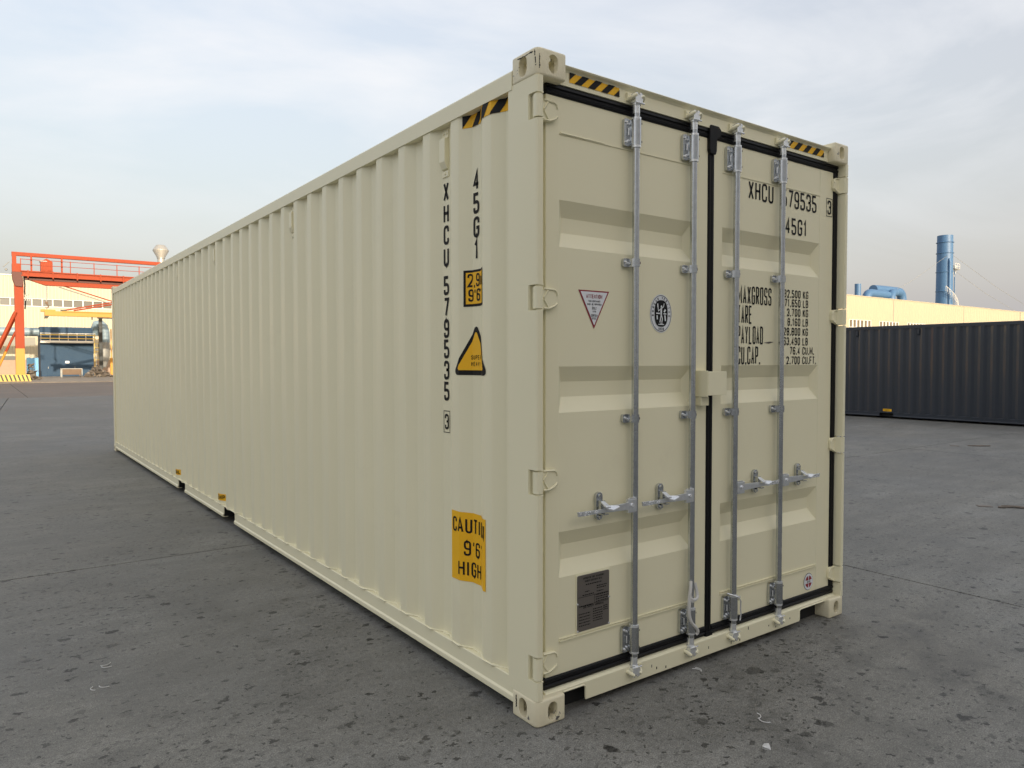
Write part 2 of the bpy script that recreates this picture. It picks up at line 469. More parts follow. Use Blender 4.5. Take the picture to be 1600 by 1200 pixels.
def round_path(pts, rad):
    out = []
    for i, p in enumerate(pts):
        if len(p) == 3 and 0 < i < len(pts) - 1:
            c = Vector(p[:2]); a = Vector(pts[i - 1][:2]) - c; b = Vector(pts[i + 1][:2]) - c
            r = min(rad, a.length * 0.5, b.length * 0.5)
            p0 = c + a.normalized() * r; p1 = c + b.normalized() * r
            for k in range(5):
                u = k / 4
                out.append((1 - u) ** 2 * p0 + 2 * u * (1 - u) * c + u * u * p1)
        else:
            out.append(Vector(p[:2]))
    return out

def ribbon(pts, w):
    """quads of a mitred band of width w along a 2D polyline"""
    L_, R_ = [], []
    n = len(pts)
    for i in range(n):
        d0 = (pts[i] - pts[i - 1]).normalized() if i else None
        d1 = (pts[i + 1] - pts[i]).normalized() if i < n - 1 else None
        if d0 is None: d0 = d1
        if d1 is None: d1 = d0
        nrm = Vector((-d0.y - d1.y, d0.x + d1.x))
        nrm = nrm.normalized() if nrm.length > 1e-6 else Vector((-d0.y, d0.x))
        c = max(0.45, nrm.dot(Vector((-d0.y, d0.x))))
        L_.append(pts[i] + nrm * (w / 2 / c)); R_.append(pts[i] - nrm * (w / 2 / c))
    return [[L_[i], R_[i], R_[i + 1], L_[i + 1]] for i in range(n - 1)]

def text_polys(txt, h, cw, stroke, gap, s0=0.0, t0=0.0, align='l'):
    """flat polygons (s to the right, t up) of a line of text; returns polys and total width"""
    polys = []; s = 0.0
    for ch in txt:
        w = cw * WID.get(ch, 1.0)
        if GL[ch] == 'dot':
            q = stroke * 1.25
            polys.append([Vector((s + (w - q) / 2, 0)), Vector((s + (w + q) / 2, 0)), Vector((s + (w + q) / 2, q)), Vector((s + (w - q) / 2, q))])
        for pl in (GL[ch] if GL[ch] != 'dot' else ()):
            pts = [(stroke / 2 + p[0] * (w - stroke), stroke / 2 + p[1] * (h - stroke)) + tuple(p[2:]) for p in pl]
            pts = round_path(pts, cw * 0.42)
            polys += [[Vector((q.x + s, q.y)) for q in qd] for qd in ribbon(pts, stroke)]
        s += w + gap
    tot = s - gap
    off = {'l': 0, 'r': -tot, 'c': -tot / 2}[align]
    return [[Vector((q.x + s0 + off, q.y + t0)) for q in p] for p in polys], tot

def rect(s0, s1, t0, t1): return [Vector((s0, t0)), Vector((s1, t0)), Vector((s1, t1)), Vector((s0, t1))]
def ellipse(cs, ct, a, b, n=36, p=2.0):
    out = []
    for k in range(n):
        c, s = math.cos(2 * math.pi * k / n), math.sin(2 * math.pi * k / n)
        out.append(Vector((cs + a * math.copysign(abs(c) ** (2 / p), c), ct + b * math.copysign(abs(s) ** (2 / p), s))))
    return out
def ring(cs, ct, a, b, w, n=40):
    o = ellipse(cs, ct, a, b, n); i = ellipse(cs, ct, a - w, b - w, n)
    return [[o[k], o[(k + 1) % n], i[(k + 1) % n], i[k]] for k in range(n)]

def clip_strip(poly, s0, s1):
    def half(pl, keep, cut):
        out = []
        for i, p in enumerate(pl):
            q = pl[(i + 1) % len(pl)]
            a, b = keep(p), keep(q)
            if a: out.append(p)
            if a != b:
                u = (cut - p.x) / (q.x - p.x)
                out.append(p + (q - p) * u)
        return out
    pl = half(poly, lambda p: p.x >= s0, s0)
    return half(pl, lambda p: p.x <= s1, s1) if len(pl) > 2 else []

# ================================================================== SETTING
# ground base with the yard's slabs laid on it, joints open between them
g = MB().box(-1500, 1500, -1500, 2500, -0.6, -0.03).build('ground', M_under, None, kind='structure')
def slab(poly, m=M_ground, z=0.0):
    MB().prism(poly, -0.03, z, 'z').build('concrete_slab', m, g)
J = 0.007
XJ, YJ = 3.48, 3.95
slab([(-1500, -1500), (-6.2 - J, -1500), (-6.2 - J, YJ - J), (-1500, YJ - J)])
slab([(-6.2 + J, -1500), (XJ - J, -1500), (XJ - J, YJ - J), (-6.2 + J, YJ - J)])
slab([(XJ + J, -1500), (11.6 - J, -1500), (11.6 - J, YJ - J), (XJ + J, YJ - J)])
slab([(11.6 + J, -1500), (1500, -1500), (1500, YJ - J), (11.6 + J, YJ - J)])
def lx(y): return -1.39 + (y - 26.9) * 0.0504      # the long joint running away on the left
slab([(-1500, YJ + J), (-6.2 - J, YJ + J), (lx(18) - .012, 18), (lx(36) - .015, 36), (-1500, 36)])
slab([(-6.2 + J, YJ + J), (XJ - J, YJ + J), (XJ - J, 36), (lx(36) + .015, 36), (lx(18) + .012, 18)])
slab([(XJ + J, YJ + J), (1500, YJ + J), (1500, 36), (XJ + J, 36)])
road = MB().box(-1500, lx(50) - .012, 36.02, 61.9, -0.03, 0.002).box(lx(50) + .012, 1500, 36.02, 61.9, -0.03, 0.002).build('road', M_road, None, kind='structure', split=True)
pav = MB().box(-1500, 1500, 61.92, 2400, -0.03, 0.06).build('pavement', M_apron, None, kind='structure')

# ================================================================== CONTAINERS
W_, L_ = 2.438, 12.192
PY, PP, PD, PX = 0.418, 0.280, 0.036, 0.006         # corrugation: phase, pitch, depth, outer face
def prof(y):
    p = (y - PY) % PP
    if p < .068: return PX + PD * p / .068
    if p < .140: return PX + PD
    if p < .208: return PX + PD * (1 - (p - .140) / .068)
    return PX
def breaks(y0, y1):
    out = []
    k = math.floor((y0 - PY) / PP)
    while PY + k * PP <= y1:
        for d in (0, .068, .140, .208):
            q = PY + k * PP + d
            if y0 < q < y1: out.append(q)
        k += 1
    return [y0] + out + [y1]

def stadium(w, h, n=8):
    r = min(w, h) / 2; pts = []
    if h >= w:
        for k in range(n + 1): a = math.pi * k / n; pts.append((r * math.cos(a), h / 2 - r + r * math.sin(a)))
        for k in range(n + 1): a = math.pi + math.pi * k / n; pts.append((r * math.cos(a), -h / 2 + r + r * math.sin(a)))
    else:
        pts = [(b, -a) for a, b in stadium(h, w, n)]
    return pts

def boolean_cut(base, cutters):
    a = bpy.data.objects.new('tmp', base); COL.objects.link(a)
    tmp = []
    for c in cutters:
        o = bpy.data.objects.new('tmpc', c); COL.objects.link(o); tmp.append(o)
        m = a.modifiers.new('b', 'BOOLEAN'); m.operation = 'DIFFERENCE'; m.solver = 'EXACT'; m.object = o
    dg = bpy.context.evaluated_depsgraph_get(); dg.update()
    me = bpy.data.meshes.new_from_object(a.evaluated_get(dg))
    for o in tmp + [a]: bpy.data.objects.remove(o)
    return me

def casting_mesh():
    b = MB().box(0, .162, 0, .178, 0, .118)
    me = b.mesh('corner_casting')
    bm = bmesh.new(); bm.from_mesh(me)
    # generously rounded outer corner edge, softer edges elsewhere
    ed = [e for e in bm.edges if all(v.co.x < 1e-4 and v.co.y < 1e-4 for v in e.verts)]
    bmesh.ops.bevel(bm, geom=ed, offset=.030, segments=5, profile=0.5, affect='EDGES')
    ed = [e for e in bm.edges if len(e.link_faces) == 2 and e.calc_face_angle(0) > R(50)]
    bmesh.ops.bevel(bm, geom=ed, offset=.011, segments=3, profile=0.5, affect='EDGES')
    bm.to_mesh(me); bm.free()
    cut = [MB().box(.026, .140, .026, .152, .026, .100).mesh('c')]
    cut.append(MB().prism([(.089 + p[0], .059 + p[1]) for p in stadium(.052, .080)], -.05, .05, 'y').mesh('c'))
    cut.append(MB().prism([(.098 + p[0], .059 + p[1]) for p in stadium(.058, .086)], -.05, .05, 'x').mesh('c'))
    cut.append(MB().prism([(.083 + p[0], .089 + p[1]) for p in stadium(.062, .118)], -.05, .05, 'z').mesh('c'))
    me = boolean_cut(me, cut)
    for p in me.polygons: p.use_smooth = True
    me.set_sharp_from_angle(angle=R(32))
    return me
CAST = casting_mesh()
CASTV = {(sx, sy, sz): mirror_mesh(CAST, sx, sy, sz, 'corner_casting') for sx in (1, -1) for sy in (1, -1) for sz in (1, -1)}

def corrugated(y0, y1, dx=0.0):
    pts = []
    bs = breaks(y0, y1)
    for i, y in enumerate(bs):
        if 0 < i < len(bs) - 1:
            for d in (-.0045, 0, .0045):
                q = y + d
                x = prof(q)
                if d == 0: x = (prof(y - .0045) + prof(y + .0045) + 2 * x) / 4
                pts.append((x + dx, q))
        else: pts.append((prof(y) + dx, y))
    return pts

def shell(root, H, mp, mc, pockets, detailed=True):
    """steel box shared by both containers; local origin at the door end's near bottom corner, length along +y"""
    for sx in (1, -1):
        for sy in (1, -1):
            for sz in (1, -1):
                me = CASTV[(sx, sy, sz)].copy(); me.name = 'corner_casting'
                link('corner_casting', me, mc, root, (0 if sx > 0 else W_, 0 if sy > 0 else L_, 0 if sz > 0 else H))
    zt = H - .046
    for s in (1, -1):
        fx = (lambda x: x) if s > 0 else (lambda x: W_ - x)
        bm_ = MB()
        sheet = [(fx(p[0]), p[1]) for p in corrugated(.16, L_ - .16)]
        back = [(fx(p[0] + .004), p[1]) for p in corrugated(.16, L_ - .16)]
        bm_.strip_prism(sheet, back, .150, zt - .05, 'z')
        bm_.build('side_panel', mp, root, smooth=12)
        # top rail: square tube with a rounded top, its lower edge over the corrugations
        tr = [(0.0, zt - .086), (0.0, zt - .010), (.004, zt - .003), (.012, zt), (.060, zt), (.060, zt - .06), (.046, zt - .06), (.046, zt - .086)]
        MB().prism([(fx(a), b) for a, b in tr], .1785, L_ - .1785, 'y').build('top_rail', mp, root)
        # bottom rail: channel with lower flange, broken by the fork pockets
        br = [(.050, .163), (.012, .163), (.009, .160), (.009, .088), (.0015, .080), (.001, .074), (.001, .058), (.004, .054), (.050, .054), (.050, .059), (.009, .060), (.009, .074), (.016, .086), (.016, .157), (.050, .157)]
        ys = [.165] + [q for p in pockets for q in p] + [L_ - .165]
        rb = MB()
        for a, b in zip(ys[0::2], ys[1::2]): rb.prism([(fx(p), q) for p, q in br], a, b, 'y')
        for a, b in pockets: rb.prism([(fx(p), q) for p, q in [(.050, .163), (.012, .163), (.009, .160), (.009, .157), (.050, .157)]], a, b, 'y')
        rb.build('bottom_rail', mp, root, split=True)
        # weld seam where the sheet meets the rail
        wp = []
        for i, (x, y) in enumerate(corrugated(.20, L_ - .2)):
            wp.append((fx(x - .002), y, .166 + random.uniform(-.002, .003)))
        MB().tube(wp, [random.uniform(.0035, .0065) for _ in wp], 6).build('weld_seam', mp, root, smooth=60)
    # posts at the closed end, roof, closed end, floor
    for s in (1, -1):
        fx = (lambda x: x) if s > 0 else (lambda x: W_ - x)
        MB().prism([(fx(a), b) for a, b in [(.004, L_ - .17), (.004, L_ - .012), (.016, L_ - .003), (.12, L_ - .003), (.12, L_ - .03), (.03, L_ - .03), (.03, L_ - .17)]], .10, H - .10, 'z').build('end_post', mp, root)
    n = 52; p = (L_ - .5) / n; rp = [(.10, zt - .006), (.25, zt - .012)]
    for k in range(n):
        y0 = .25 + k * p
        rp += [(y0 + p * .35, zt - .012), (y0 + p * .5, zt - .002), (y0 + p * .85, zt - .002), (y0 + p, zt - .012)]
    rp.append((L_ - .06, zt - .006))
    rf = MB().strip_prism(rp, [(a, zt - .03) for a, _ in rp], .0605, W_ - .0605, 'x')
    rf.build('roof', mp, root)
    ep = []; x = .1205
    while x < W_ - .13:
        ep += [(x, L_ - .02), (x + .07, L_ - .02), (x + .11, L_ - .055), (x + .18, L_ - .055)]; x += .22
    ep.append((min(x, W_ - .1205), L_ - .02))
    en = MB().strip_prism(ep, [(a, L_ - .062) for a, _ in ep], .161, H - .151, 'z')
    en.build('end_wall', mp, root)
    MB().box(.03, W_ - .03, L_ - .08, L_ - .006, .06, .16).box(.03, W_ - .03, L_ - .08, L_ - .006, H - .15, zt).build('end_rail', mp, root, split=True)
    fl = MB().box(.05, W_ - .05, .10, L_ - .09, .163, .19)
    k = .3
    while k < L_ - .2:
        if not any(a - .08 < k < b + .08 for a, b in pockets): fl.box(.05, W_ - .05, k, k + .045, .058, .163)
        k += .30
    for a, b in pockets:
        fl.box(.018, W_ - .018, a - .006, a - .001, .050, .156).box(.018, W_ - .018, b + .001, b + .006, .050, .156).box(.12, W_ - .12, a - .001, b + .001, .050, .156)
    fl.build('underframe', M_black, root, split=True)

def side_mesh(polys, y_left, z0, lift):
    """wrap flat polygons (s right, t up as seen from outside) onto the corrugated side at x = 0"""
    b = MB()
    for pl in polys:
        ss = [p.x for p in pl]; ya, yb = y_left - max(ss), y_left - min(ss)
        bs = breaks(ya - 1e-4, yb + 1e-4)
        for a, c in zip(bs[:-1], bs[1:]):
            q = clip_strip(pl, y_left - c, y_left - a)
            if len(q) < 3: continue
            mid = (a + c) / 2; sl = (prof(mid + .002) - prof(mid - .002)) / .004; x0 = prof(mid)
            vs = [(x0 + sl * ((y_left - p.x) - mid) - lift, y_left - p.x, z0 + p.y) for p in q]
            b.add(vs, [tuple(range(len(vs)))])
    return b
def door_mesh(polys, x0, z0, y=0.030, lift=.0015):
    b = MB()
    for pl in polys:
        b.add([(x0 + p.x, y - lift, z0 + p.y) for p in pl], [tuple(range(len(pl)))])
    return b
def hazard(polys_w, h, stripe, slant):
    """yellow band and black slanted bars"""
    bars = []; s = -slant
    while s < polys_w:
        q = [Vector((s, 0)), Vector((s + stripe, 0)), Vector((s + stripe + slant, h)), Vector((s + slant, h))]
        q = clip_strip(q, 0, polys_w)
        if len(q) > 2: bars.append(q)
        s += stripe * 2
    return [rect(0, polys_w, 0, h)], bars

def ventilator(root, y, zc, m, h=.19):
    """little sheet metal vent cover standing in a corrugation hollow, slanted outlet at the bottom"""
    b = MB(); xi = PX + PD
    w = .027
    b.prism([(xi + .002, zc - h / 2 + .01), (xi - .012, zc - h / 2 + .016), (xi - .026, zc - h / 2 + .050), (xi - .026, zc + h / 2 - .03), (xi - .022, zc + h / 2 - .02), (xi + .002, zc + h / 2 - .02)], y - w, y + w, 'y')
    # prism along y takes (x, z)
    o = b.build('ventilator', m, root, bevel=.003)
    t = MB().box(xi - .006, xi + .002, y - .030, y + .030, zc + h / 2 - .018, zc + h / 2 + .018)
    for d in (-.014, .014): t.tube([(xi - .010, y + d, zc + h / 2 + .004), (xi, y + d, zc + h / 2 + .004)], .006, 8)
    t.box(xi - .006, xi + .002, y - .030, y + .030, zc - h / 2 - .022, zc - h / 2 + .008)
    t.tube([(xi - .010, y, zc - h / 2 - .006), (xi, y, zc - h / 2 - .006)], .006, 8)
    t.build('fixing_tab', m, o, split=True)
    return o

# ------------------------------------------------------------------ the cream container
H = 2.896
box = thing('shipping_container', 'cream steel shipping container with double doors and galvanised locking bars', 'container')
PK = [(4.61, 4.99), (6.66, 7.02)]
shell(box, H, M_cream, M_cast, PK)

# door-end posts, notched at the hinges
HZ = [.253, 1.060, 1.850, 2.655]
full = [(.003, .208), (.003, .019), (.005, .011), (.009, .005), (.015, .0025), (.022, .002), (.031, .002), (.036, .003), (.038, .008), (.038, .080), (.092, .080), (.092, .125), (.022, .125), (.022, .208)]
cutp = [(.003, .208), (.003, .062), (.038, .062), (.038, .080), (.092, .080), (.092, .125), (.022, .125), (.022, .208)]
def make_post(s):
    fx = (lambda x: x) if s > 0 else (lambda x: W_ - x)
    b = MB(); z = .116
    for hz in HZ:
        b.prism([(fx(a), q) for a, q in full], z, hz - .054, 'z')
        b.prism([(fx(a), q) for a, q in cutp], hz - .054, hz + .054, 'z')
        z = hz + .054
    b.prism([(fx(a), q) for a, q in full], z, H - .116, 'z')
    # dark backing strip inside the notches
    o = b.build('corner_post', M_cream, box, smooth=25)
    MB().box(min(fx(.006), fx(.037)), max(fx(.006), fx(.037)), .058, .0615, .18, H - .18).build('post_lining', M_cream, o)
    return o
make_post(1); make_post(-1)

# scraped paint on the top near casting
random.seed(21)
def scrape(pts, w):
    b = MB()
    for k in range(len(pts) - 1):
        p, q = Vector(pts[k]), Vector(pts[k + 1])
        if random.random() < .05: continue
        a, c = random.uniform(.2, 1) * w, random.uniform(.2, 1) * w
        n = Vector(((p.x - .03), (p.y - .03), 0)); n.normalize()
        t = (q - p).cross(n).normalized()
        vs = [p - t * a, p + t * a, q + t * c, q - t * c]
        b.add(vs + [v - n * .004 for v in vs], [(0, 1, 2, 3), (7, 6, 5, 4), (0, 4, 5, 1), (1, 5, 6, 2), (2, 6, 7, 3), (3, 7, 4, 0)])
    b.build('paint_scrape', M_ink, box, kind='stuff')
def on_corner(ang, z, o=.0006):
    a = R(ang); return (.030 - (.030 + o) * math.cos(a), .030 - (.030 + o) * math.sin(a), z)
scrape([(-.0006, .135 - k * .009, H - .017 - .004 * random.random()) for k in range(13)], .0030)
scrape([(-.0006, .135 - k * .009, H - .016 - .006 * random.random()) for k in range(13)], .0015)
scrape([on_corner(20 + 3 * random.random() + k * 1.2, H - .012 - k * .0062) for k in range(12)], .0028)
scrape([on_corner(62 + 4 * random.random(), H - .030 - k * .0075) for k in range(9)], .0032)
scrape([(-.0006, .150 - .006 * random.random(), .045 + k * .006) for k in range(10)], .004)

# header and sill
OX, OY = .025, .030          # the doors hang this far in from the castings' faces
hd = MB().prism([(.018, 2.784), (.018, 2.842), (.012, 2.851), (.000, 2.857), (-.004, 2.862), (.0, 2.866), (.10, 2.860), (.10, 2.784)], .165, W_ - .165, 'x')
hd.prism([(.018, 2.784), (.018, 2.800), (.10, 2.800), (.10, 2.784)], .066, .165, 'x').prism([(.018, 2.784), (.018, 2.800), (.10, 2.800), (.10, 2.784)], W_ - .165, W_ - .066, 'x')
hd.build('header', M_cream, box, loc=(0, OY, 0))
sl = MB()
def sillpoly(z0): return [(.010, z0), (.010, .117), (.014, .122), (.022, .126), (.11, .126), (.11, .120), (.020, .120), (.016, .116), (.016, z0)]
sl.prism(sillpoly(.106), .066, .300, 'x').prism(sillpoly(.036), .300, 1.995, 'x').prism(sillpoly(.106), 1.995, W_ - .066, 'x')
so = sl.build('sill', M_cream, box, loc=(.010, .022, 0))
MB().tube([(.166, .012, .106), (.285, .012, .106), (.296, .012, .100), (.300, .012, .090), (.300, .012, .044)], .005, 6).tube([(2.272, .012, .106), (2.01, .012, .106), (1.998, .012, .100), (1.995, .012, .100), (1.995, .012, .044)], .005, 6).build('notch_lip', M_cream, so, smooth=60, split=True)
MB().box(.168, 2.27, .075, .10, .004, .118).build('sill_void_shade', M_black, so)  # black sheet painting in the dark void behind the notches
sc = MB()
random.seed(3)
for k in range(12):
    x = random.uniform(.35, 1.95); z = random.uniform(.045, .10)
    sc.box(x, x + random.uniform(.002, .005), .0085, .0098, z, z + random.uniform(.006, .018))
sc.build('paint_chip', M_ink, so, split=True)

# doors
REC = [2.186, 1.4535, .715]
def make_door(x0, x1, pa, pb, hinge_side):
    z0, z1 = .178, 2.734
    yo, yi = .030, .066
    b = MB()
    # frame members
    fr = []
    bars_z = []
    def quad(p): b.add(p, [(0, 1, 2, 3)])
    # flat skin between recesses, each recess a dished trough with sloped ends
    lev = [z0]
    for c in sorted(REC): lev += [c - .103, c + .103]
    lev.append(z1)
    for i in range(0, len(lev), 2):
        quad([(pa, yo, lev[i]), (pb, yo, lev[i]), (pb, yo, lev[i + 1]), (pa, yo, lev[i + 1])])
    e = .040
    for c in REC:
        zb, zt_ = c - .103, c + .103; ib, it = c - .034, c + .034
        quad([(pa, yo, zb), (pb, yo, zb), (pb - e, yi, ib), (pa + e, yi, ib)])
        quad([(pa + e, yi, ib), (pb - e, yi, ib), (pb - e, yi, it), (pa + e, yi, it)])
        quad([(pa + e, yi, it), (pb - e, yi, it), (pb, yo, zt_), (pa, yo, zt_)])
        quad([(pa, yo, zb), (pa + e, yi, ib), (pa + e, yi, it), (pa, yo, zt_)])
        quad([(pb, yo, zt_), (pb - e, yi, it), (pb - e, yi, ib), (pb, yo, zb)])
    d = b.build('door', M_cream, box, fix=False, loc=(OX, OY, 0))
    f = MB()
    f.box(x0, pa, .0285, .075, z0, z1).box(pb, x1, .0285, .075, z0, z1)
    f.build('door_frame', M_cream, d, bevel=.003, split=True)
    sm = MB()
    sm.box(pa, pb, .0262, .031, 2.573, 2.579)
    sm.box(pa + .002, pb - .002, .0225, .031, .323, .329)
    sm.box(pa + .002, pb - .002, .0245, .031, .334, .338)
    sm.build('seam', M_cream, d, split=True)
    return d
dl = make_door(.069, 1.147, .146, 1.032, 'l')
dr = make_door(1.193, 2.330, 1.268, 2.188, 'r')
# rippled weld at the near end of the upper seam
MB().tube([(.152 + k * .02, .0275, 2.5775 + random.uniform(-.001, .001)) for k in range(14)], [.0055 - k * .0002 for k in range(14)], 6).build('weld_bead', M_cream, dl, smooth=60)
# gaskets (ribbed rubber)
def gasket_h(x0, x1, z0, z1, parent):
    zc = (z0 + z1) / 2; h = (z1 - z0)
    MB().prism([(.045, z0), (.026, z0), (.022, z0 + h * .12), (.020, z0 + h * .30), (.026, z0 + h * .42), (.026, z0 + h * .56), (.019, z0 + h * .66), (.021, z0 + h * .9), (.026, z1), (.045, z1)], x0, x1, 'x').build('gasket', M_rubber, parent)
def gasket_v(x0, x1, z0, z1, parent):
    w = x1 - x0
    MB().prism([(x0, .045), (x0, .026), (x0 + w * .12, .021), (x0 + w * .4, .020), (x0 + w * .5, .025), (x0 + w * .6, .020), (x0 + w * .9, .021), (x1, .026), (x1, .045)], z0, z1, 'z').build('gasket', M_rubber, parent)
gasket_h(.067, 1.1455, 2.7345, 2.782, dl); gasket_h(1.1945, 2.374, 2.7345, 2.782, dr)
gasket_h(.060, 1.1455, .128, .1775, dl); gasket_h(1.1945, 2.374, .128, .1775, dr)
gasket_v(1.1475, 1.1925, .126, 2.790, dl); gasket_v(2.3305, 2.3735, .178, 2.734, dr)
MB().prism([(1.150, 2.800), (1.212, 2.800), (1.232, 2.784), (1.232, 2.747), (1.200, 2.734), (1.197, 2.672), (1.190, 2.652), (1.148, 2.652), (1.140, 2.672), (1.140, 2.777)], .010, .044, 'y').build('gasket_cap', M_rubber, dl, bevel=.004)
MB().box(1.143, 1.196, .014, .044, .108, .148).build('gasket_foot', M_rubber, dl, bevel=.003)

# hinges
def hinge(hz, s, parent):
    fx = (lambda x: x) if s > 0 else (lambda x: W_ - x)
    k = MB()
    hxo = lambda a: fx(a) - OX
    k.prism([(hxo(a), q - OY) for a, q in [(.010, .034), (.005, .026), (.004, .014), (.008, .006), (.016, .001), (.030, .001), (.042, .010), (.052, .044), (.012, .044)]], hz - .047, hz + .047, 'z')
    o = k.build('hinge', M_cream, parent, smooth=30)
    # strap plate, tapered towards the door
    pl = [(.016, -.047), (.078, -.047), (.112, -.034), (.127, -.020), (.128, .016), (.124, .034), (.106, .044), (.016, .047)]
    MB().prism([(fx(a), hz + q) for a, q in pl], .0135, .0283, 'y').build('strap', M_cream, o, bevel=.002)
    rb = MB()
    for path in ([(.046, .042), (.104, .040), (.119, .032), (.123, .016)], [(.122, -.018), (.108, -.030), (.078, -.042), (.046, -.042)], [(.070, .036), (.047, .003)], [(.047, -.003), (.070, -.036)]):
        rb.tube([(fx(a), .0130, hz + q) for a, q in path], .0052, 6)
    rb.build('rib', M_cream, o, smooth=60, split=True)
    pn = MB()
    for e_ in (-1, 1):
        pn.tube([(hxo(.012 + .003 * i), .022 - .006 * i * .7 - OY, hz + e_ * .054) for i in range(4)] + [(hxo(.038), .004 - OY, hz + e_ * .054)], .0045, 6)
    pn.build('weld_lip', M_cream, o, smooth=60, split=True)
for hz in HZ:
    hinge(hz, 1, dl); hinge(hz, -1, dr)

# lock box straddling the meeting line
lb = MB()
lb.box(1.055, 1.060, -.055, .0280, 1.397, 1.531).box(1.060, 1.206, -.056, -.049, 1.404, 1.526).box(1.060, 1.140, -.049, .0280, 1.520, 1.526).box(1.200, 1.206, -.049, .0, 1.404, 1.526)
lb.build('lock_box', M_cream, dl, bevel=.003)
MB().box(1.060, 1.120, -.012, .0275, 1.350, 1.396).build('lock_box_bracket', M_cream, dl, bevel=.004)

# locking bars
def rounded_plate(cx, cz, w, h, y0, y1, r=.012):
    pts = []
    for (sx, sz, a0) in ((1, 1, 0), (-1, 1, 90), (-1, -1, 180), (1, -1, 270)):
        for k in range(4):
            a = R(a0 + k * 30)
            pts.append((cx + sx * (w / 2 - r) + r * math.cos(a), cz + sz * (h / 2 - r) + r * math.sin(a)))
    return MB().prism(pts, y0, y1, 'y')
YB = -.004
def keeper(bx, zc, up, bar):
    k = MB()
    for s in (-1, 1):
        k.tube([(bx + s * .036, .02, zc - up * .010), (bx + s * .036, -.010, zc - up * .008), (bx + s * .030, -.022, zc + up * .000), (bx + s * .020, -.026, zc + up * .006)], [.009, .0095, .0095, .0075], 10)
        k.box(bx + s * .034 - .013, bx + s * .034 + .013, .006, .0175, zc - .018, zc + .018)
    k.build('keeper', M_cream, bar, smooth=40, split=True)
    c = MB()
    c.tube([(bx, YB, zc - up * .075), (bx, YB, zc - up * .030)], .0175, 12)
    c.tube([(bx, YB, zc - up * .036), (bx, YB, zc - up * .028)], .0215, 12)
    c.prism([(bx - .022, zc - up * .026), (bx + .018, zc - up * .028), (bx + .026, zc - up * .008), (bx + .020, zc + up * .016), (bx + .006, zc + up * .020), (bx + .002, zc + up * .006), (bx - .008, zc + up * .006), (bx - .012, zc + up * .020), (bx - .028, zc + up * .012), (bx - .026, zc - up * .010)], YB - .020, YB + .016, 'y')
    c.tube([(bx - .030, YB - .022, zc - up * .030), (bx + .030, YB - .022, zc - up * .030)], .004, 6)
    c.build('cam', M_chrome, bar, smooth=35)

def bolts(b, pts, r=.0075, y0=.0, y1=-.008):
    for x, z in pts: b.tube([(x, y0, z), (x, y1, z)], [r, r * .8], 8)

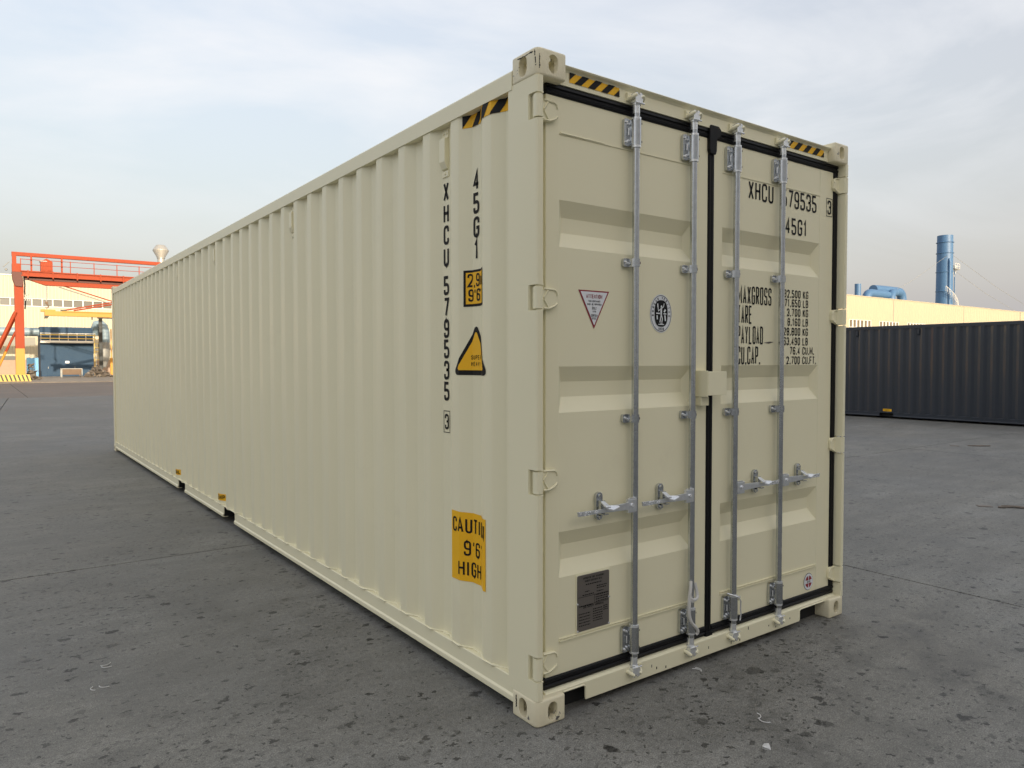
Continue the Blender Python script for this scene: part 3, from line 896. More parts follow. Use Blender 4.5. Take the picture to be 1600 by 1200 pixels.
def locking_bar(bx, hdir):
    bar = MB().tube([(bx, YB, .155), (bx, YB, 2.747)], .0168, 20).build('locking_bar', M_galv, box, smooth=40, loc=(OX, OY, 0))
    keeper(bx, 2.814, 1, bar); keeper(bx, .088, -1, bar)
    # long end brackets: flanged plate to the left, sleeve round the bar
    for zc, h in ((2.650, .128), (.250, .126)):
        o = rounded_plate(bx - .044, zc, .036, h, .012, .0285).build('bracket', M_galv, bar)
        s = MB().prism([(bx - .028, .026), (bx - .024, -.004), (bx - .017, -.020), (bx - .006, -.027), (bx + .008, -.027), (bx + .019, -.019), (bx + .023, -.006), (bx + .023, .026)], zc - h / 2 + .004, zc + h / 2 - .004, 'z')
        s.build('sleeve', M_galv, bar, smooth=40)
        c = MB()
        c.tube([(bx, YB, zc - h / 2 - .006), (bx, YB, zc - h / 2 + .004)], .0235, 16).tube([(bx, YB, zc + h / 2 - .004), (bx, YB, zc + h / 2 + .006)], .0235, 16)
        bolts(c, [(bx - .050, zc - h * .36), (bx - .050, zc + h * .36), (bx - .036, zc - h * .30), (bx - .036, zc + h * .30)], .006, .012, .005)
        c.tube([(bx - .040, .006, zc - h * .12), (bx - .040, .006, zc + h * .14)], .004, 6)
        c.build('collar', M_chrome, bar, smooth=40, split=True)
        hl = MB()
        for dz in (-.33, .33): hl.tube([(bx + .0190, -.0208, zc + dz * h), (bx + .0205, -.0225, zc + dz * h)], .005, 8)
        hl.build('sleeve_hole', M_rubber, bar, split=True)
    # guides
    for zc in (2.043, 1.308):
        o = rounded_plate(bx - .040, zc, .044, .040, .014, .0285, .009).build('guide', M_galv, bar)
        s = MB().prism([(bx - .026, .014), (bx - .020, -.012), (bx - .008, -.024), (bx + .008, -.024), (bx + .019, -.014), (bx + .021, .014), (bx + .017, .014), (bx + .016, -.008), (bx, -.018), (bx - .014, -.012), (bx - .022, .014)], zc - .019, zc + .019, 'z')
        s.build('strap', M_galv, bar, smooth=40)
        c = MB(); bolts(c, [(bx - .050, zc + .003), (bx - .034, zc - .004)], .0065, .014, .006)
        c.build('bolt', M_chrome, bar, smooth=40, split=True)
        MB().tube([(bx + .0185, -.0145, zc), (bx + .0200, -.0165, zc)], .006, 8).build('guide_hole', M_rubber, bar)
    # handle
    zc = .899; d = hdir
    hb = MB().box(min(bx + d * .006, bx + d * .064), max(bx + d * .006, bx + d * .064), -.026, -.006, zc - .034, zc + .032)
    hub = hb.build('handle_hub', M_zinc, bar, bevel=.005)
    MB().tube([(bx + d * .038, -.026, zc + .002), (bx + d * .038, -.033, zc + .002)], .009, 8).box(min(bx + d * .006, bx + d * .050), max(bx + d * .006, bx + d * .050), -.025, -.008, zc + .0325, zc + .036).build('pivot', M_chrome, bar, smooth=40)
    hn = MB()
    hx = lambda q: bx + d * q
    hn.prism([(hx(.058), zc - .018), (hx(.16), zc - .015), (hx(.24), zc - .012), (hx(.374), zc - .013), (hx(.378), zc + .009), (hx(.24), zc + .006), (hx(.16), zc + .012), (hx(.058), zc + .018)], -.026, -.018, 'y')
    hn.box(min(hx(.060), hx(.21)), max(hx(.060), hx(.21)), -.024, -.004, zc + .0085, zc + .0125)
    hn.build('handle', M_zinc, bar, bevel=.002)
    gp = MB()
    random.seed(11)
    for k in range(16):
        q = .25 + .118 * random.random(); zz = zc + random.uniform(-.010, .006)
        gp.tube([(hx(q), -.025, zz), (hx(q), -.029, zz)], .0033, 6)
    gp.build('handle_grip', M_chrome, bar, smooth=40, kind='stuff')
    cx = hx(.212)
    rounded_plate(cx, zc + .012, .041, .130, .012, .0285, .0200).build('catch_plate', M_galv, bar, bevel=.002)
    c = MB()
    bolts(c, [(cx, zc + .060), (cx, zc - .038)], .010, .012, .002)
    c.prism([(cx - .012, zc - .022), (cx + .012, zc - .022), (cx + .012, zc + .040), (cx - .012, zc + .040)], -.012, .012, 'y')
    c.box(cx - .016, cx + .016, -.032, .010, zc - .022, zc - .017)
    c.build('catch_arm', M_galv, bar, smooth=40, split=True)
    h2 = MB()
    # folded latch: its top face slopes towards the viewer
    a_, b_ = cx - .016, cx + .020
    h2.add([(a_, -.012, zc + .040), (b_ - .012, -.012, zc + .040), (b_, -.044, zc + .016), (a_ + .006, -.044, zc + .018),
            (a_, -.012, zc + .032), (b_ - .012, -.012, zc + .032), (b_, -.044, zc + .006), (a_ + .006, -.044, zc + .008)],
           [(0, 1, 2, 3), (7, 6, 5, 4), (0, 4, 5, 1), (1, 5, 6, 2), (2, 6, 7, 3), (3, 7, 4, 0)])
    h2.add([(b_ - .016, -.034, zc + .024), (b_ + .052, -.036, zc + .016), (b_ + .056, -.044, zc + .010), (b_ + .010, -.052, zc + .002), (b_ - .020, -.044, zc + .010),
            (b_ - .016, -.034, zc + .014), (b_ + .052, -.036, zc + .008), (b_ + .056, -.044, zc + .004), (b_ + .010, -.052, zc - .010), (b_ - .020, -.044, zc + .000)],
           [(0, 1, 2, 3, 4), (9, 8, 7, 6, 5), (0, 5, 6, 1), (1, 6, 7, 2), (2, 7, 8, 3), (3, 8, 9, 4), (4, 9, 5, 0)])
    h2.build('catch_latch', M_zinc, bar, bevel=.003)
    MB().tube([(cx + .002, .011, zc - .020), (cx + .002, .006, zc - .020)], .009, 8).build('catch_hole', M_rubber, bar)
    return bar
for bx, d in ((.588, -1), (.998, -1), (1.344, 1), (1.757, 1)): locking_bar(bx, d)

# ---- lettering and stickers on the doors
def letters(name, polys, x0, z0, m=M_ink, parent=dr, lift=.0018, y=.030):
    return door_mesh(polys, x0, z0, y, lift).build(name, m, parent, fix=False)
P, _ = text_polys('XHCU', .102, .047, .0125, .0135); letters('lettering', P, 1.490, 2.466)
P, _ = text_polys('579535', .102, .047, .0125, .0135, align='r'); letters('lettering', P, 2.152, 2.465)
P, _ = text_polys('3', .086, .040, .0115, .01); fr_ = [rect(0, .066, 0, .0035), rect(0, .066, .1075, .111), rect(0, .0035, .0035, .1075), rect(.0625, .066, .0035, .1075)]
letters('check_digit', [[q + Vector((.013, .0125)) for q in p] for p in P] + fr_, 2.256, 2.461, y=.0285)
P, _ = text_polys('45G1', .096, .047, .0125, .0135, align='r'); letters('lettering', P, 2.052, 2.313)
x_l = 1.404
for txt, zb, xr in (('MAXGROSS', 1.892, 1.709), ('TARE', 1.785, 1.530), ('PAYLOAD', 1.673, 1.633), ('CU.CAP.', 1.561, 1.609)):
    P, wd = text_polys(txt, .100, .030, .0098, .0095)
    k = (xr - x_l) / wd
    letters('lettering', [[Vector((q.x * k, q.y)) for q in p] for p in P], x_l, zb)
rows = [('32.500', 'KG'), ('71.650', 'LB'), ('3.700', 'KG'), ('8.160', 'LB'), ('28.800', 'KG'), ('63.490', 'LB'), ('76.4', 'CU.M.'), ('2.700', 'CU.FT.')]
for (a, b_), zb in zip(rows, (1.947, 1.894, 1.839, 1.784, 1.728, 1.672, 1.617, 1.561)):
    P, _ = text_polys(a, .046, .0240, .0068, .0075, align='r')
    Q, _ = text_polys(b_, .046, .0235, .0065, .0065, s0=.026)
    letters('lettering', P + Q, 1.996, zb)
# rubbed mark beside the payload line
MB().add([(1.640, .0283, 1.683), (1.70, .0283, 1.690), (1.735, .0283, 1.688), (1.69, .0283, 1.678)], [(0, 1, 2, 3)]).build('scuff_mark', M_plate, dr, fix=False)

# hazard strips on header
for x0, x1 in ((.193, .497), (1.862, 2.216)):
    ybg, bars_ = hazard(x1 - x0, .047, .040 * (x1 - x0) / .304, .052)
    st = door_mesh(ybg, x0, 2.803, .018, .0015).build('hazard_strip', M_yellow, box, fix=False, loc=(OX if x0 < 1 else .012, OY, 0))
    door_mesh(bars_, x0, 2.803, .018, .0030).build('stripe', M_ink, st, fix=False)

# attention triangle
tri = [Vector((0, 0)), Vector((.095, .175)), Vector((-.095, .175))]
st = door_mesh([tri], .353, 1.727).build('warning_sticker', M_red, dl, fix=False)
tri2 = [Vector((0, .016)), Vector((.083, .1685)), Vector((-.083, .1685))]
door_mesh([tri2], .353, 1.727, lift=.0030).build('sticker_face', M_white, st, fix=False)
tp, _ = text_polys('ATTENTION', .018, .0095, .0028, .0024, align='c', t0=.139); door_mesh(tp, .353, 1.727, lift=.0040).build('red_print', M_red, st, fix=False)
tp = []
for s_, t_, h_ in (('THIS CONTAINER', .122, .0085), ('MUST BE REPAIRED', .108, .0085), ('ONLY', .091, .010), ('WITH', .075, .0085), ('CORTEN', .057, .010), ('STEEL', .043, .0085)):
    q, _ = text_polys(s_, h_, h_ * .52, h_ * .17, h_ * .17, align='c', t0=t_); tp += q
tp += [rect(-.014, .014, .0885, .0895), rect(-.022, .022, .0545, .0555)]
door_mesh(tp, .353, 1.727, lift=.0040).build('black_print', M_ink, st, fix=False)

# oval emblem sticker
cx_, cz_ = .799, 1.8145
st = door_mesh([ellipse(0, 0, .078, .0945)], cx_, cz_).build('emblem_sticker', M_white, dl, fix=False)
ink = ring(0, 0, .0735, .0895, .0025)
ink.append(ellipse(0, 0, .047, .0655, 40, 2.7))
top = 'BUREAU VERITAS'
for i, ch in enumerate(top):
    if ch == ' ': continue
    a = R(188 - i * (196 / (len(top) - 1)))
    px_, pz_ = .0595 * math.cos(a), .077 * math.sin(a)
    nx, nz = math.cos(a) / .0595, math.sin(a) / .077
    ln = math.hypot(nx, nz); nx /= ln; nz /= ln
    q, _ = text_polys(ch, .0135, .0075, .0024, 0, align='c', t0=-.00675)
    ink += [[Vector((px_ + v.x * nz + v.y * nx, pz_ - v.x * nx + v.y * nz)) for v in p] for p in q]
q, _ = text_polys('1828', .013, .0075, .0022, .004, align='c', t0=-.0825); ink += q
door_mesh(ink, cx_, cz_, lift=.0030).build('black_print', M_ink, st, fix=False)
fig = [ellipse(.001, .034, .0055, .0060, 12)]
for pth, w in (([(.000, .028), (-.001, -.006)], .011), ([(-.001, .024), (-.020, .012), (-.024, .030)], .004), ([(.002, .024), (.016, .034), (.020, .050)], .004),
               ([(-.001, -.006), (-.010, -.044)], .006), ([(.000, -.006), (.008, -.026), (.004, -.044)], .006), ([(-.036, .000), (-.010, .000)], .006), ([(.016, -.001), (.036, -.001)], .006),
               ([(-.024, .030), (-.026, .048)], .007), ([(.020, .008), (.030, .020)], .010), ([(-.030, -.010), (-.028, -.030)], .008), ([(.026, -.008), (.030, -.036)], .009), ([(-.020, -.054), (.020, -.054)], .004), ([(-.008, -.048), (.010, -.048)], .003)):
    fig += ribbon([Vector(p) for p in pth], w)
door_mesh(fig, cx_, cz_, lift=.0040).build('white_print', M_white, st, fix=False)

# approval plate
pb_ = MB().box(.246, .456, .0262, .030, .337, .608).build('plate_backing', M_cream, dl, bevel=.002)
pp = rounded_plate(.351, .4725, .198, .258, .0240, .0262, .008).build('approval_plate', M_plate, dl)
tp = []
for s_, t_, h_, x_ in (('APPROVED FOR TRANSPORT', .238, .0088, .099), ('UNDER CUSTOMS SEAL', .224, .0088, .099), ('CSC SAFETY APPROVAL', .104, .0100, .099)):
    q, _ = text_polys(s_, h_, h_ * .50, h_ * .19, h_ * .20, align='c', t0=t_, s0=x_); tp += q
random.seed(5)
def scribble(s0, s1, t):
    s = s0
    while s < s1:
        w = random.uniform(.004, .012); tp.append(rect(s, min(s + w, s1), t, t + .0042)); s += w + .003
for (a, b_, t) in [(.05, .15, .210), (.118, .182, .193), (.118, .175, .183), (.045, .075, .178), (.118, .16, .168), (.03, .10, .163)] + [(.112, .192, .152 - k * .0105) for k in range(4)] + [(.012, .095, .113)] + [(.008, .078, .078 - k * .0135) for k in range(5)] + [(.095, .155, .088 - k * .011) for k in range(6)] + [(.160, .188, .092 - k * .009) for k in range(3)]:
    scribble(a, b_, t)
tp += [rect(.006, .192, .1565, .1580), rect(.103, .1045, .118, .1565), rect(.006, .192, .1165, .118)]
door_mesh(tp, .252, .3435, .0240, .0012).build('plate_print', M_ink, pp, fix=False, kind='stuff')
rv = MB(); bolts(rv, [(.253, .473), (.449, .473), (.254, .348), (.448, .348)], .0055, .0245, .0205); rv.build('rivet', M_chrome, pp, smooth=50, split=True)

# round red and white sticker
st = door_mesh([ellipse(0, 0, .049, .052)], 2.112, .243).build('round_sticker', M_ink, dr, fix=False)
door_mesh([ellipse(0, 0, .0465, .0495)], 2.112, .243, lift=.0026).build('sticker_face', M_white, st, fix=False)
qd = []
for a0 in (18, 100, 198, 280):
    pts = [Vector((.004 * math.cos(R(a0 + 32)), .004 * math.sin(R(a0 + 32)) + (.006 if a0 < 180 else -.006)))]
    for k in range(8): pts.append(Vector((.034 * math.cos(R(a0 + k * 9)), .036 * math.sin(R(a0 + k * 9)))))
    qd.append(pts)
door_mesh(qd, 2.112, .243, lift=.0036).build('red_print', M_red, st, fix=False)
q, _ = text_polys('CIC', .012, .010, .003, .005, align='c', t0=-.006); door_mesh(q, 2.112, .243, lift=.0046).build('black_print', M_ink, st, fix=False)

# ---- lettering and stickers on the long side
def side_letters(name, polys, yl, z0, m=M_ink, lift=.002, parent=box):
    return side_mesh(polys, yl, z0, lift).build(name, m, parent, fix=False)
yc1, yc2 = PY + PP + .104, PY + .104
P1 = []
for ch, z in (('X', 2.395), ('H', 2.284), ('C', 2.175), ('U', 2.063), ('5', 1.918), ('7', 1.807), ('9', 1.699), ('5', 1.594), ('3', 1.485), ('5', 1.377)):
    q, _ = text_polys(ch, .098, .051, .0155, 0, align='c', t0=z); P1 += q
side_letters('lettering', P1, yc1, 0)
q, _ = text_polys('3', .080, .038, .011, 0, align='c', t0=1.229)
q += [rect(-.031, .031, 1.212, 1.2155), rect(-.031, .031, 1.322, 1.3255), rect(-.031, -.0275, 1.2155, 1.322), rect(.0275, .031, 1.2155, 1.322)]
side_letters('check_digit', q, yc1, 0)
P2 = []
for ch, z in (('4', 2.398), ('5', 2.288), ('G', 2.174), ('1', 2.066)):
    q, _ = text_polys(ch, .100, .051, .0155, 0, align='c', t0=z); P2 += q
side_letters('lettering', P2, yc2, 0)
# height sticker 2,9m / 9'6"
st = side_letters('height_sticker', [rect(0, .179, 0, .176)], .602, 1.845, M_ink, .0018)
side_letters('sticker_face', [rect(.013, .168, .012, .164)], .602, 1.845, M_yellow, .0030, st)
q, _ = text_polys('2,9m', .064, .031, .0090, .0075, s0=.022, t0=.094); q2, _ = text_polys("9'6\"", .060, .031, .0090, .0075, s0=.026, t0=.024)
side_letters('black_print', q + q2, .602, 1.845, M_ink, .0042, st)
# super heavy triangle
def rtri(w, h, r):
    out = []
    for (cx, cy, a0, a1) in ((w - r, r, -90, 20), (w / 2, h - r, 20, 160), (r, r, 160, 270)):
        for k in range(6): a = R(a0 + (a1 - a0) * k / 5); out.append(Vector((cx + r * math.cos(a), cy + r * math.sin(a))))
    return out
st = side_letters('heavy_sticker', [rtri(.270, .235, .020)], .660, 1.512, M_ink, .0018)
side_letters('sticker_face', [[v + Vector((.026, .024)) for v in rtri(.218, .184, .010)]], .660, 1.512, M_yellow, .0030, st)
q, _ = text_polys('SUPER', .021, .0125, .003, .006, s0=.098, t0=.076); q2, _ = text_polys('HEAVY', .021, .0125, .003, .006, s0=.098, t0=.044)
side_letters('black_print', q + q2, .660, 1.512, M_ink, .0042, st)
# caution sticker
st = side_letters('caution_sticker', [rect(0, .302, 0, .342)], .6965, .494, M_yellow, .0018)
q, _ = text_polys('CAUTION', .074, .035, .0100, .0092, s0=.013, t0=.240); q2, _ = text_polys("9'6\"", .075, .036, .0095, .010, s0=.094, t0=.128); q3, _ = text_polys('HIGH', .075, .036, .0095, .0105, s0=.062, t0=.026)
side_letters('black_print', q + q2 + q3, .6965, .494, M_ink, .0032, st)
# hazard strip under the top rail
ybg, bars_ = hazard(.395, .064, .050, .050)
st = side_letters('hazard_strip', ybg, .604, 2.706, M_yellow, .0018)
side_letters('stripe', bars_, .604, 2.706, M_ink, .0032, st)
# fork pocket stickers
for yl, txt, zb in ((5.176, 'EMPTY', .200), (7.136, 'ONLY', .210)):
    st = side_letters('pocket_sticker', [rect(0, .250, 0, .066)], yl, zb, M_yellow, .0018)
    q, _ = text_polys(txt, .044, .030, .0085, .009, s0=.014, t0=.011)
    side_letters('black_print', q, yl, zb, M_ink, .0036, st)
# vents
for k in (1, 9, 17, 23, 32, 40):
    ventilator(box, PY + k * PP + .104, 2.635, M_cream)

# white rope tied round a bar and a twist of wire on the next
rope = MB()
bx = .998
pth = [(bx - .018, -.018, .470), (bx - .034, -.030, .440), (bx - .046, -.034, .400), (bx - .052, -.036, .350), (bx - .048, -.036, .300), (bx - .028, -.038, .262), (bx + .000, -.040, .236), (bx + .018, -.036, .208), (bx + .010, -.030, .196)]
rope.tube(spline(pth), .0085, 8)
rope.tube(spline([(bx - .046, -.034, .400), (bx - .030, -.036, .385), (bx - .004, -.034, .378), (bx + .020, -.028, .386), (bx + .030, -.016, .412), (bx + .027, -.006, .452)]), .0085, 8)
rope.tube(spline([(bx - .020, -.018, .455), (bx - .036, -.030, .425), (bx - .040, -.035, .385), (bx - .022, -.036, .372)]), .007, 8)
o = rope.build('rope', M_rope, None, smooth=60)
o.location = (OX, OY, -.012)
o['label'] = 'white cord knotted round the foot of the second locking bar'; o['category'] = 'rope'
wr = MB(); bx = 1.344
wr.tube([(bx - .045, .000, .345), (bx - .020, -.030, .336), (bx + .010, -.036, .318), (bx + .026, -.034, .298), (bx + .024, -.034, .262), (bx + .028, -.034, .230), (bx + .020, -.034, .196)], .0035, 6)
wr.tube([(bx - .02, -.032, .333), (bx + .0, -.036, .330), (bx + .024, -.030, .322)], .004, 6)
o = wr.build('wire_twist', M_chrome, None, smooth=60)
o.location = (OX, OY, -.014)
o['label'] = 'twist of silver wire on the bracket of the third locking bar'; o['category'] = 'wire'

# ------------------------------------------------------------------ the dark container
HD = 2.591
dk = thing('shipping_container', 'dark navy shipping container side-on behind the cream one', 'container', (18.25, 1.05, 0))
shell(dk, HD, M_dark, M_dark, [(6.46, 6.84), (8.52, 8.90)])
for s in (1, -1):
    fx = (lambda x: x) if s > 0 else (lambda x: W_ - x)
    MB().prism([(fx(a), q) for a, q in full], .116, HD - .116, 'z').build('corner_post', M_dark, dk)
for x0, x1 in ((.07, 1.16), (1.18, 2.37)):
    d_ = MB().box(x0, x1, .030, .075, .16, HD - .13).build('door', M_dark, dk, bevel=.004)
    pr_ = MB()
    for c in (.6, 1.3, 2.0): pr_.box(x0 + .1, x1 - .1, .024, .031, c - .22, c + .22)
    pr_.build('door_panel', M_dark, d_, bevel=.006, split=True)
    for bx in (x0 + .35, x1 - .25): MB().tube([(bx, 0, .1), (bx, 0, HD - .1)], .017, 10).build('locking_bar', M_galv, dk, smooth=40)
MB().box(.066, W_ - .066, .018, .10, HD - .124, HD - .04).build('header', M_dark, dk)
MB().box(.066, W_ - .066, .010, .11, .04, .138).build('sill', M_dark, dk)
for k in (19, 25, 33): ventilator(dk, PY + k * PP + .104, HD - .245, M_dark)
st = side_mesh([rect(0, .245, 0, .066)], 6.75, .195, .0018).build('pocket_sticker', M_yellow, dk, fix=False)
q, _ = text_polys('EMPTY', .036, .024, .0055, .006, s0=.040, t0=.015)
side_mesh(q, 6.75, .195, .0045).build('black_print', M_ink, st, fix=False)

# ================================================================== LEFT BACKGROUND
def clad(x0, x1, z0, z1, y, pitch=.34, depth=.05):
    pts = []; x = x0
    while x < x1:
        pts += [(x, y), (x + pitch * .55, y), (x + pitch * .65, y - depth), (x + pitch * .9, y - depth)]
        x += pitch
    pts.append((min(x, x1 + pitch), y))
    back = [(p[0], y + .12) for p in pts]
    return MB().strip_prism(pts, back, z0, z1, 'z')
fac = thing('factory_building', 'long cream clad factory hall behind the orange crane', 'building', (0, 96, 0.06))
yb = 0
clad(-70, 62, 8.64, 11.1, yb).build('wall', M_wall, fac)
clad(-70, 62, 1.72, 7.72, yb).build('wall', M_wall, fac)
MB().box(-70, 62, -.10, .12, 11.1, 11.22).build('coping', M_roofg, fac)
MB().box(-70, 62, -.06, .4, 7.72, 7.80).box(-70, 62, -.06, .4, 8.58, 8.64).build('window_frame', M_frame, fac, split=True)
pane_me = MB().box(-.44, .44, .10, .14, 7.80, 8.58).mesh('window_pane'); pane_me.materials.append(M_glass)
mull_me = MB().box(-.06, .06, -.05, .16, 7.80, 8.58).mesh('mullion'); mull_me.materials.append(M_frame)
for k in range(-70, 62):
    xc = .44 + k
    if -12 <= k <= 22:
        link('window_pane', pane_me, None, fac, (xc, 0, 0)); link('mullion', mull_me, None, fac, (xc + .5, 0, 0))
MB().box(-70, -11.56, .10, .14, 7.80, 8.58).box(22.94, 62, .10, .14, 7.80, 8.58).build('window_strip', M_glass, fac, split=True)
MB().box(-70, 3.2, -.10, -.06, 3.35, 4.25).build('grey_band', M_band, fac)
MB().box(-70, 1.8, -.09, -.05, 1.72, 2.15).build('low_window', M_glass, fac)
MB().box(-70, 62, -.05, .3, 0, 1.72).build('plinth', M_brick, fac)
MB().box(-70, 62, .12, 45, 0, 11.0).build('hall_body', M_wall, fac)
MB().prism([(.0, 11.0), (45, 11.0), (22, 13.2)], -70, 62, 'x').build('roof', M_roofg, fac)
ven = MB().lathe([(.42, 11.2), (.42, 14.75), (.50, 14.80), (.50, 14.95), (.95, 15.75), (.95, 15.85), (.55, 16.45), (.45, 16.5)], 0, 0, 28)
o = ven.build('roof_ventilator', mat('zinc_grey', (.42, .41, .38), .45, metal=.4), None, smooth=30); o.location = (17.1, 100, 0)
o['label'] = 'grey diamond shaped roof ventilator above the cream container edge'; o['category'] = 'ventilator'

# blue dust collector
dc = thing('dust_collector', 'dark blue dust collector cabinet with railed walkway against the factory', 'machine', (3.1, 86, .06))
MB().box(0, 4.72, 0, 4, 0, 3.45).build('cabinet', M_blue, dc)
MB().prism([(.0, 3.45), (4, 3.45), (4, 5.1), (.25, 5.1), (.1, 4.2)], .02, 4.70, 'x').build('upper_casing', M_blue, dc)
ss_ = MB()
for k in range(11): ss_.box(.15 + k * .42, .22 + k * .42, .02, .12, 4.3, 5.1)
for k in range(12): ss_.box(.08 + k * .40, .15 + k * .40, -.05, .0, 2.75, 3.40)
ss_.build('stiffener', M_blue, dc, split=True)
wk = MB().box(-.05, 4.85, -.7, 0, 3.42, 3.5).build('walkway', M_steel, dc)
for k in range(7):
    x = .0 + k * .79
    MB().box(x, x + .05, -.70, -.65, 3.5, 4.45).build('rail_post', M_frame, wk)
for z, m in ((4.22, M_hyellow), (3.86, M_hyellow), (4.40, M_frame)):
    MB().box(-.05, 4.85, -.72, -.68, z, z + (.09 if m is M_hyellow else .04)).build('hand_rail', m, wk)
MB().box(-.02, 4.8, -.66, -.64, 3.5, 3.68).build('toe_board', M_frame, wk)
for x0, x1 in ((.55, 1.75), (2.9, 4.1)):
    d_ = MB().box(x0, x1, -.04, 0, .15, 1.65).build('door', M_blue, dc, bevel=.01)
    MB().box(x0 + .08, x0 + .12, -.08, -.04, .8, 1.0).build('handle', M_steel, d_)
sg = rounded_plate(2.33, 1.47, .36, .24, -.03, .0, .06).build('sign', M_white, dc)
MB().box(2.27, 2.40, -.036, -.0305, 1.43, 1.50).build('sign_mark', M_red, sg)

duct = MB().tube([(-30, 0, 0), (3.15, 0, 0)], .44, 24)
for x in range(-28, 4, 3): duct.tube([(x - .04, 0, 0), (x + .04, 0, 0)], .48, 24)
o = duct.build('duct_pipe', M_duct, None, smooth=40); o.location = (0, 88, 4.66)
o['label'] = 'fat pale blue horizontal duct running into the dust collector'; o['category'] = 'duct'

cy = thing('cyclone', 'blue curved elbow duct over a grey cone beside the dust collector', 'duct', (8.6, 87.5, .06))
MB().tube([(-.35, .8, 4.4), (-.35, .5, 5.1), (-.2, .1, 5.55), (.05, 0, 5.62), (.35, 0, 5.3), (.5, 0, 4.7), (.52, 0, 3.6)], [.42, .45, .46, .46, .46, .46, .46], 20).build('elbow', M_duct, cy, smooth=40)
MB().lathe([(.18, .9), (.50, 2.0), (.54, 2.2), (.54, 3.6), (.46, 3.62)], .4, 0, 22).build('cone', M_steel, cy, smooth=40)
for a in (-.45, 1.2):
    MB().box(a, a + .08, -.3, -.2, 0, 2.2).build('leg', M_steel, cy)
MB().box(-.5, 1.4, -.3, -.18, 2.75, 2.95).build('cross_beam', M_steel, cy)

ld = thing('ladder', 'pale yellow upright ladder at the right end of the blue cabinet', 'ladder', (7.75, 84.6, .06))
for x in (0, .42): MB().box(x, x + .06, 0, .06, .1, 4.4).build('stile', M_hyellow, ld)
for k in range(10): MB().tube([(.03, .03, .45 + k * .42), (.45, .03, .45 + k * .42)], .022, 6).build('rung', M_hyellow, ld)

cp = MB().box(-.16, .16, -.02, .02, 0, 6.2).box(-.16, -.12, -.14, .14, 0, 6.2).box(.12, .16, -.14, .14, 0, 6.2).box(-.3, 1.3, -.1, .1, 6.0, 6.2)
o = cp.build('steel_column', mat('dark_steel', (.045, .05, .05), .6), None); o.location = (8.30, 84.2, .06)
o['label'] = 'dark steel column standing beside the ladder and elbow duct'; o['category'] = 'column'
yp = MB().box(-.12, .12, -.12, .12, 0, 1.9).box(-.05, .05, -.05, .05, 1.9, 4.9).box(-.2, .2, -.2, .2, 0, .08)
o = yp.build('bollard_post', M_oyellow, None); o.location = (9.1, 83, .06)
o['label'] = 'short yellow post at the edge of the cream container'; o['category'] = 'post'

tp_ = thing('covered_crate', 'bright blue sheet covered crate left of the dust collector', 'crate', (2.12, 80, .06))
tb = MB(); random.seed(2); nx, nz = 7, 10
vs_ = [(-.46 + .92 * i / nx + random.uniform(-.012, .012), random.uniform(-.03, .03), 1.88 * j / nz + (random.uniform(-.03, .05) if j == nz else 0)) for j in range(nz + 1) for i in range(nx + 1)]
fs_ = [(j * (nx + 1) + i, j * (nx + 1) + i + 1, (j + 1) * (nx + 1) + i + 1, (j + 1) * (nx + 1) + i) for j in range(nz) for i in range(nx)]
tb.add(vs_, fs_).box(-.45, .45, .04, .9, .02, 1.86)
tb.build('cover', M_tarp, tp_, smooth=70)
MB().box(-.48, .48, .0, .95, 0, .10).build('pallet', M_rust, tp_)

sk = thing('steel_trough', 'brown steel trough on legs in front of the blue cabinet', 'trough', (5.35, 80.5, .06))
MB().prism([(-.85, .82), (.85, .82), (.75, .25), (-.75, .25)], 0, 1.1, 'y').build('trough_body', M_rust, sk)
for x in (-.88, .82):
    for y in (-.02, 1.05): MB().box(x, x + .07, y, y + .07, 0, .86).build('leg', M_steel, sk)
MB().box(-.85, .85, -.04, .0, .80, .86).build('rim', M_steel, sk)

def scrap(name, label, loc, w, d, h, n, seed):
    random.seed(seed); b = MB()
    for k in range(n):
        u = random.gauss(0, .42); x = u * w / 2; y = random.uniform(-d / 2, d / 2)
        top = h * max(.12, 1 - abs(u) * 1.1); z = random.uniform(.05, top)
        a = random.uniform(0, math.pi); t = random.uniform(-.9, .9); l = random.uniform(.12, .45)
        dv = Vector((math.cos(a) * math.cos(t), math.sin(a) * math.cos(t), math.sin(t))) * l / 2
        c = Vector((x, y, max(z, abs(dv.z) + .03)))
        if random.random() < .5: b.tube([c - dv, c + dv], random.uniform(.02, .07), 7)
        else:
            s = dv.cross(Vector((random.random(), random.random(), random.random()))).normalized() * random.uniform(.05, .16)
            nn = dv.cross(s).normalized() * .012
            b.add([c - dv - s - nn, c + dv - s - nn, c + dv + s - nn, c - dv + s - nn, c - dv - s + nn, c + dv - s + nn, c + dv + s + nn, c - dv + s + nn], [(3, 2, 1, 0), (4, 5, 6, 7), (0, 1, 5, 4), (1, 2, 6, 5), (2, 3, 7, 6), (3, 0, 4, 7)])
    o = b.build(name, M_scrap, None); o.location = loc; o['kind'] = 'stuff'
    o['label'] = label; o['category'] = 'scrap heap'
scrap('scrap_heap', 'large tangled heap of grey scrap metal right of the trough', (7.45, 79.5, .06), 2.7, 1.4, 1.25, 170, 4)
scrap('scrap_heap', 'small pile of scrap metal between crane foot and blue crate', (1.55, 70.5, .06), .95, .9, 1.7, 70, 6)

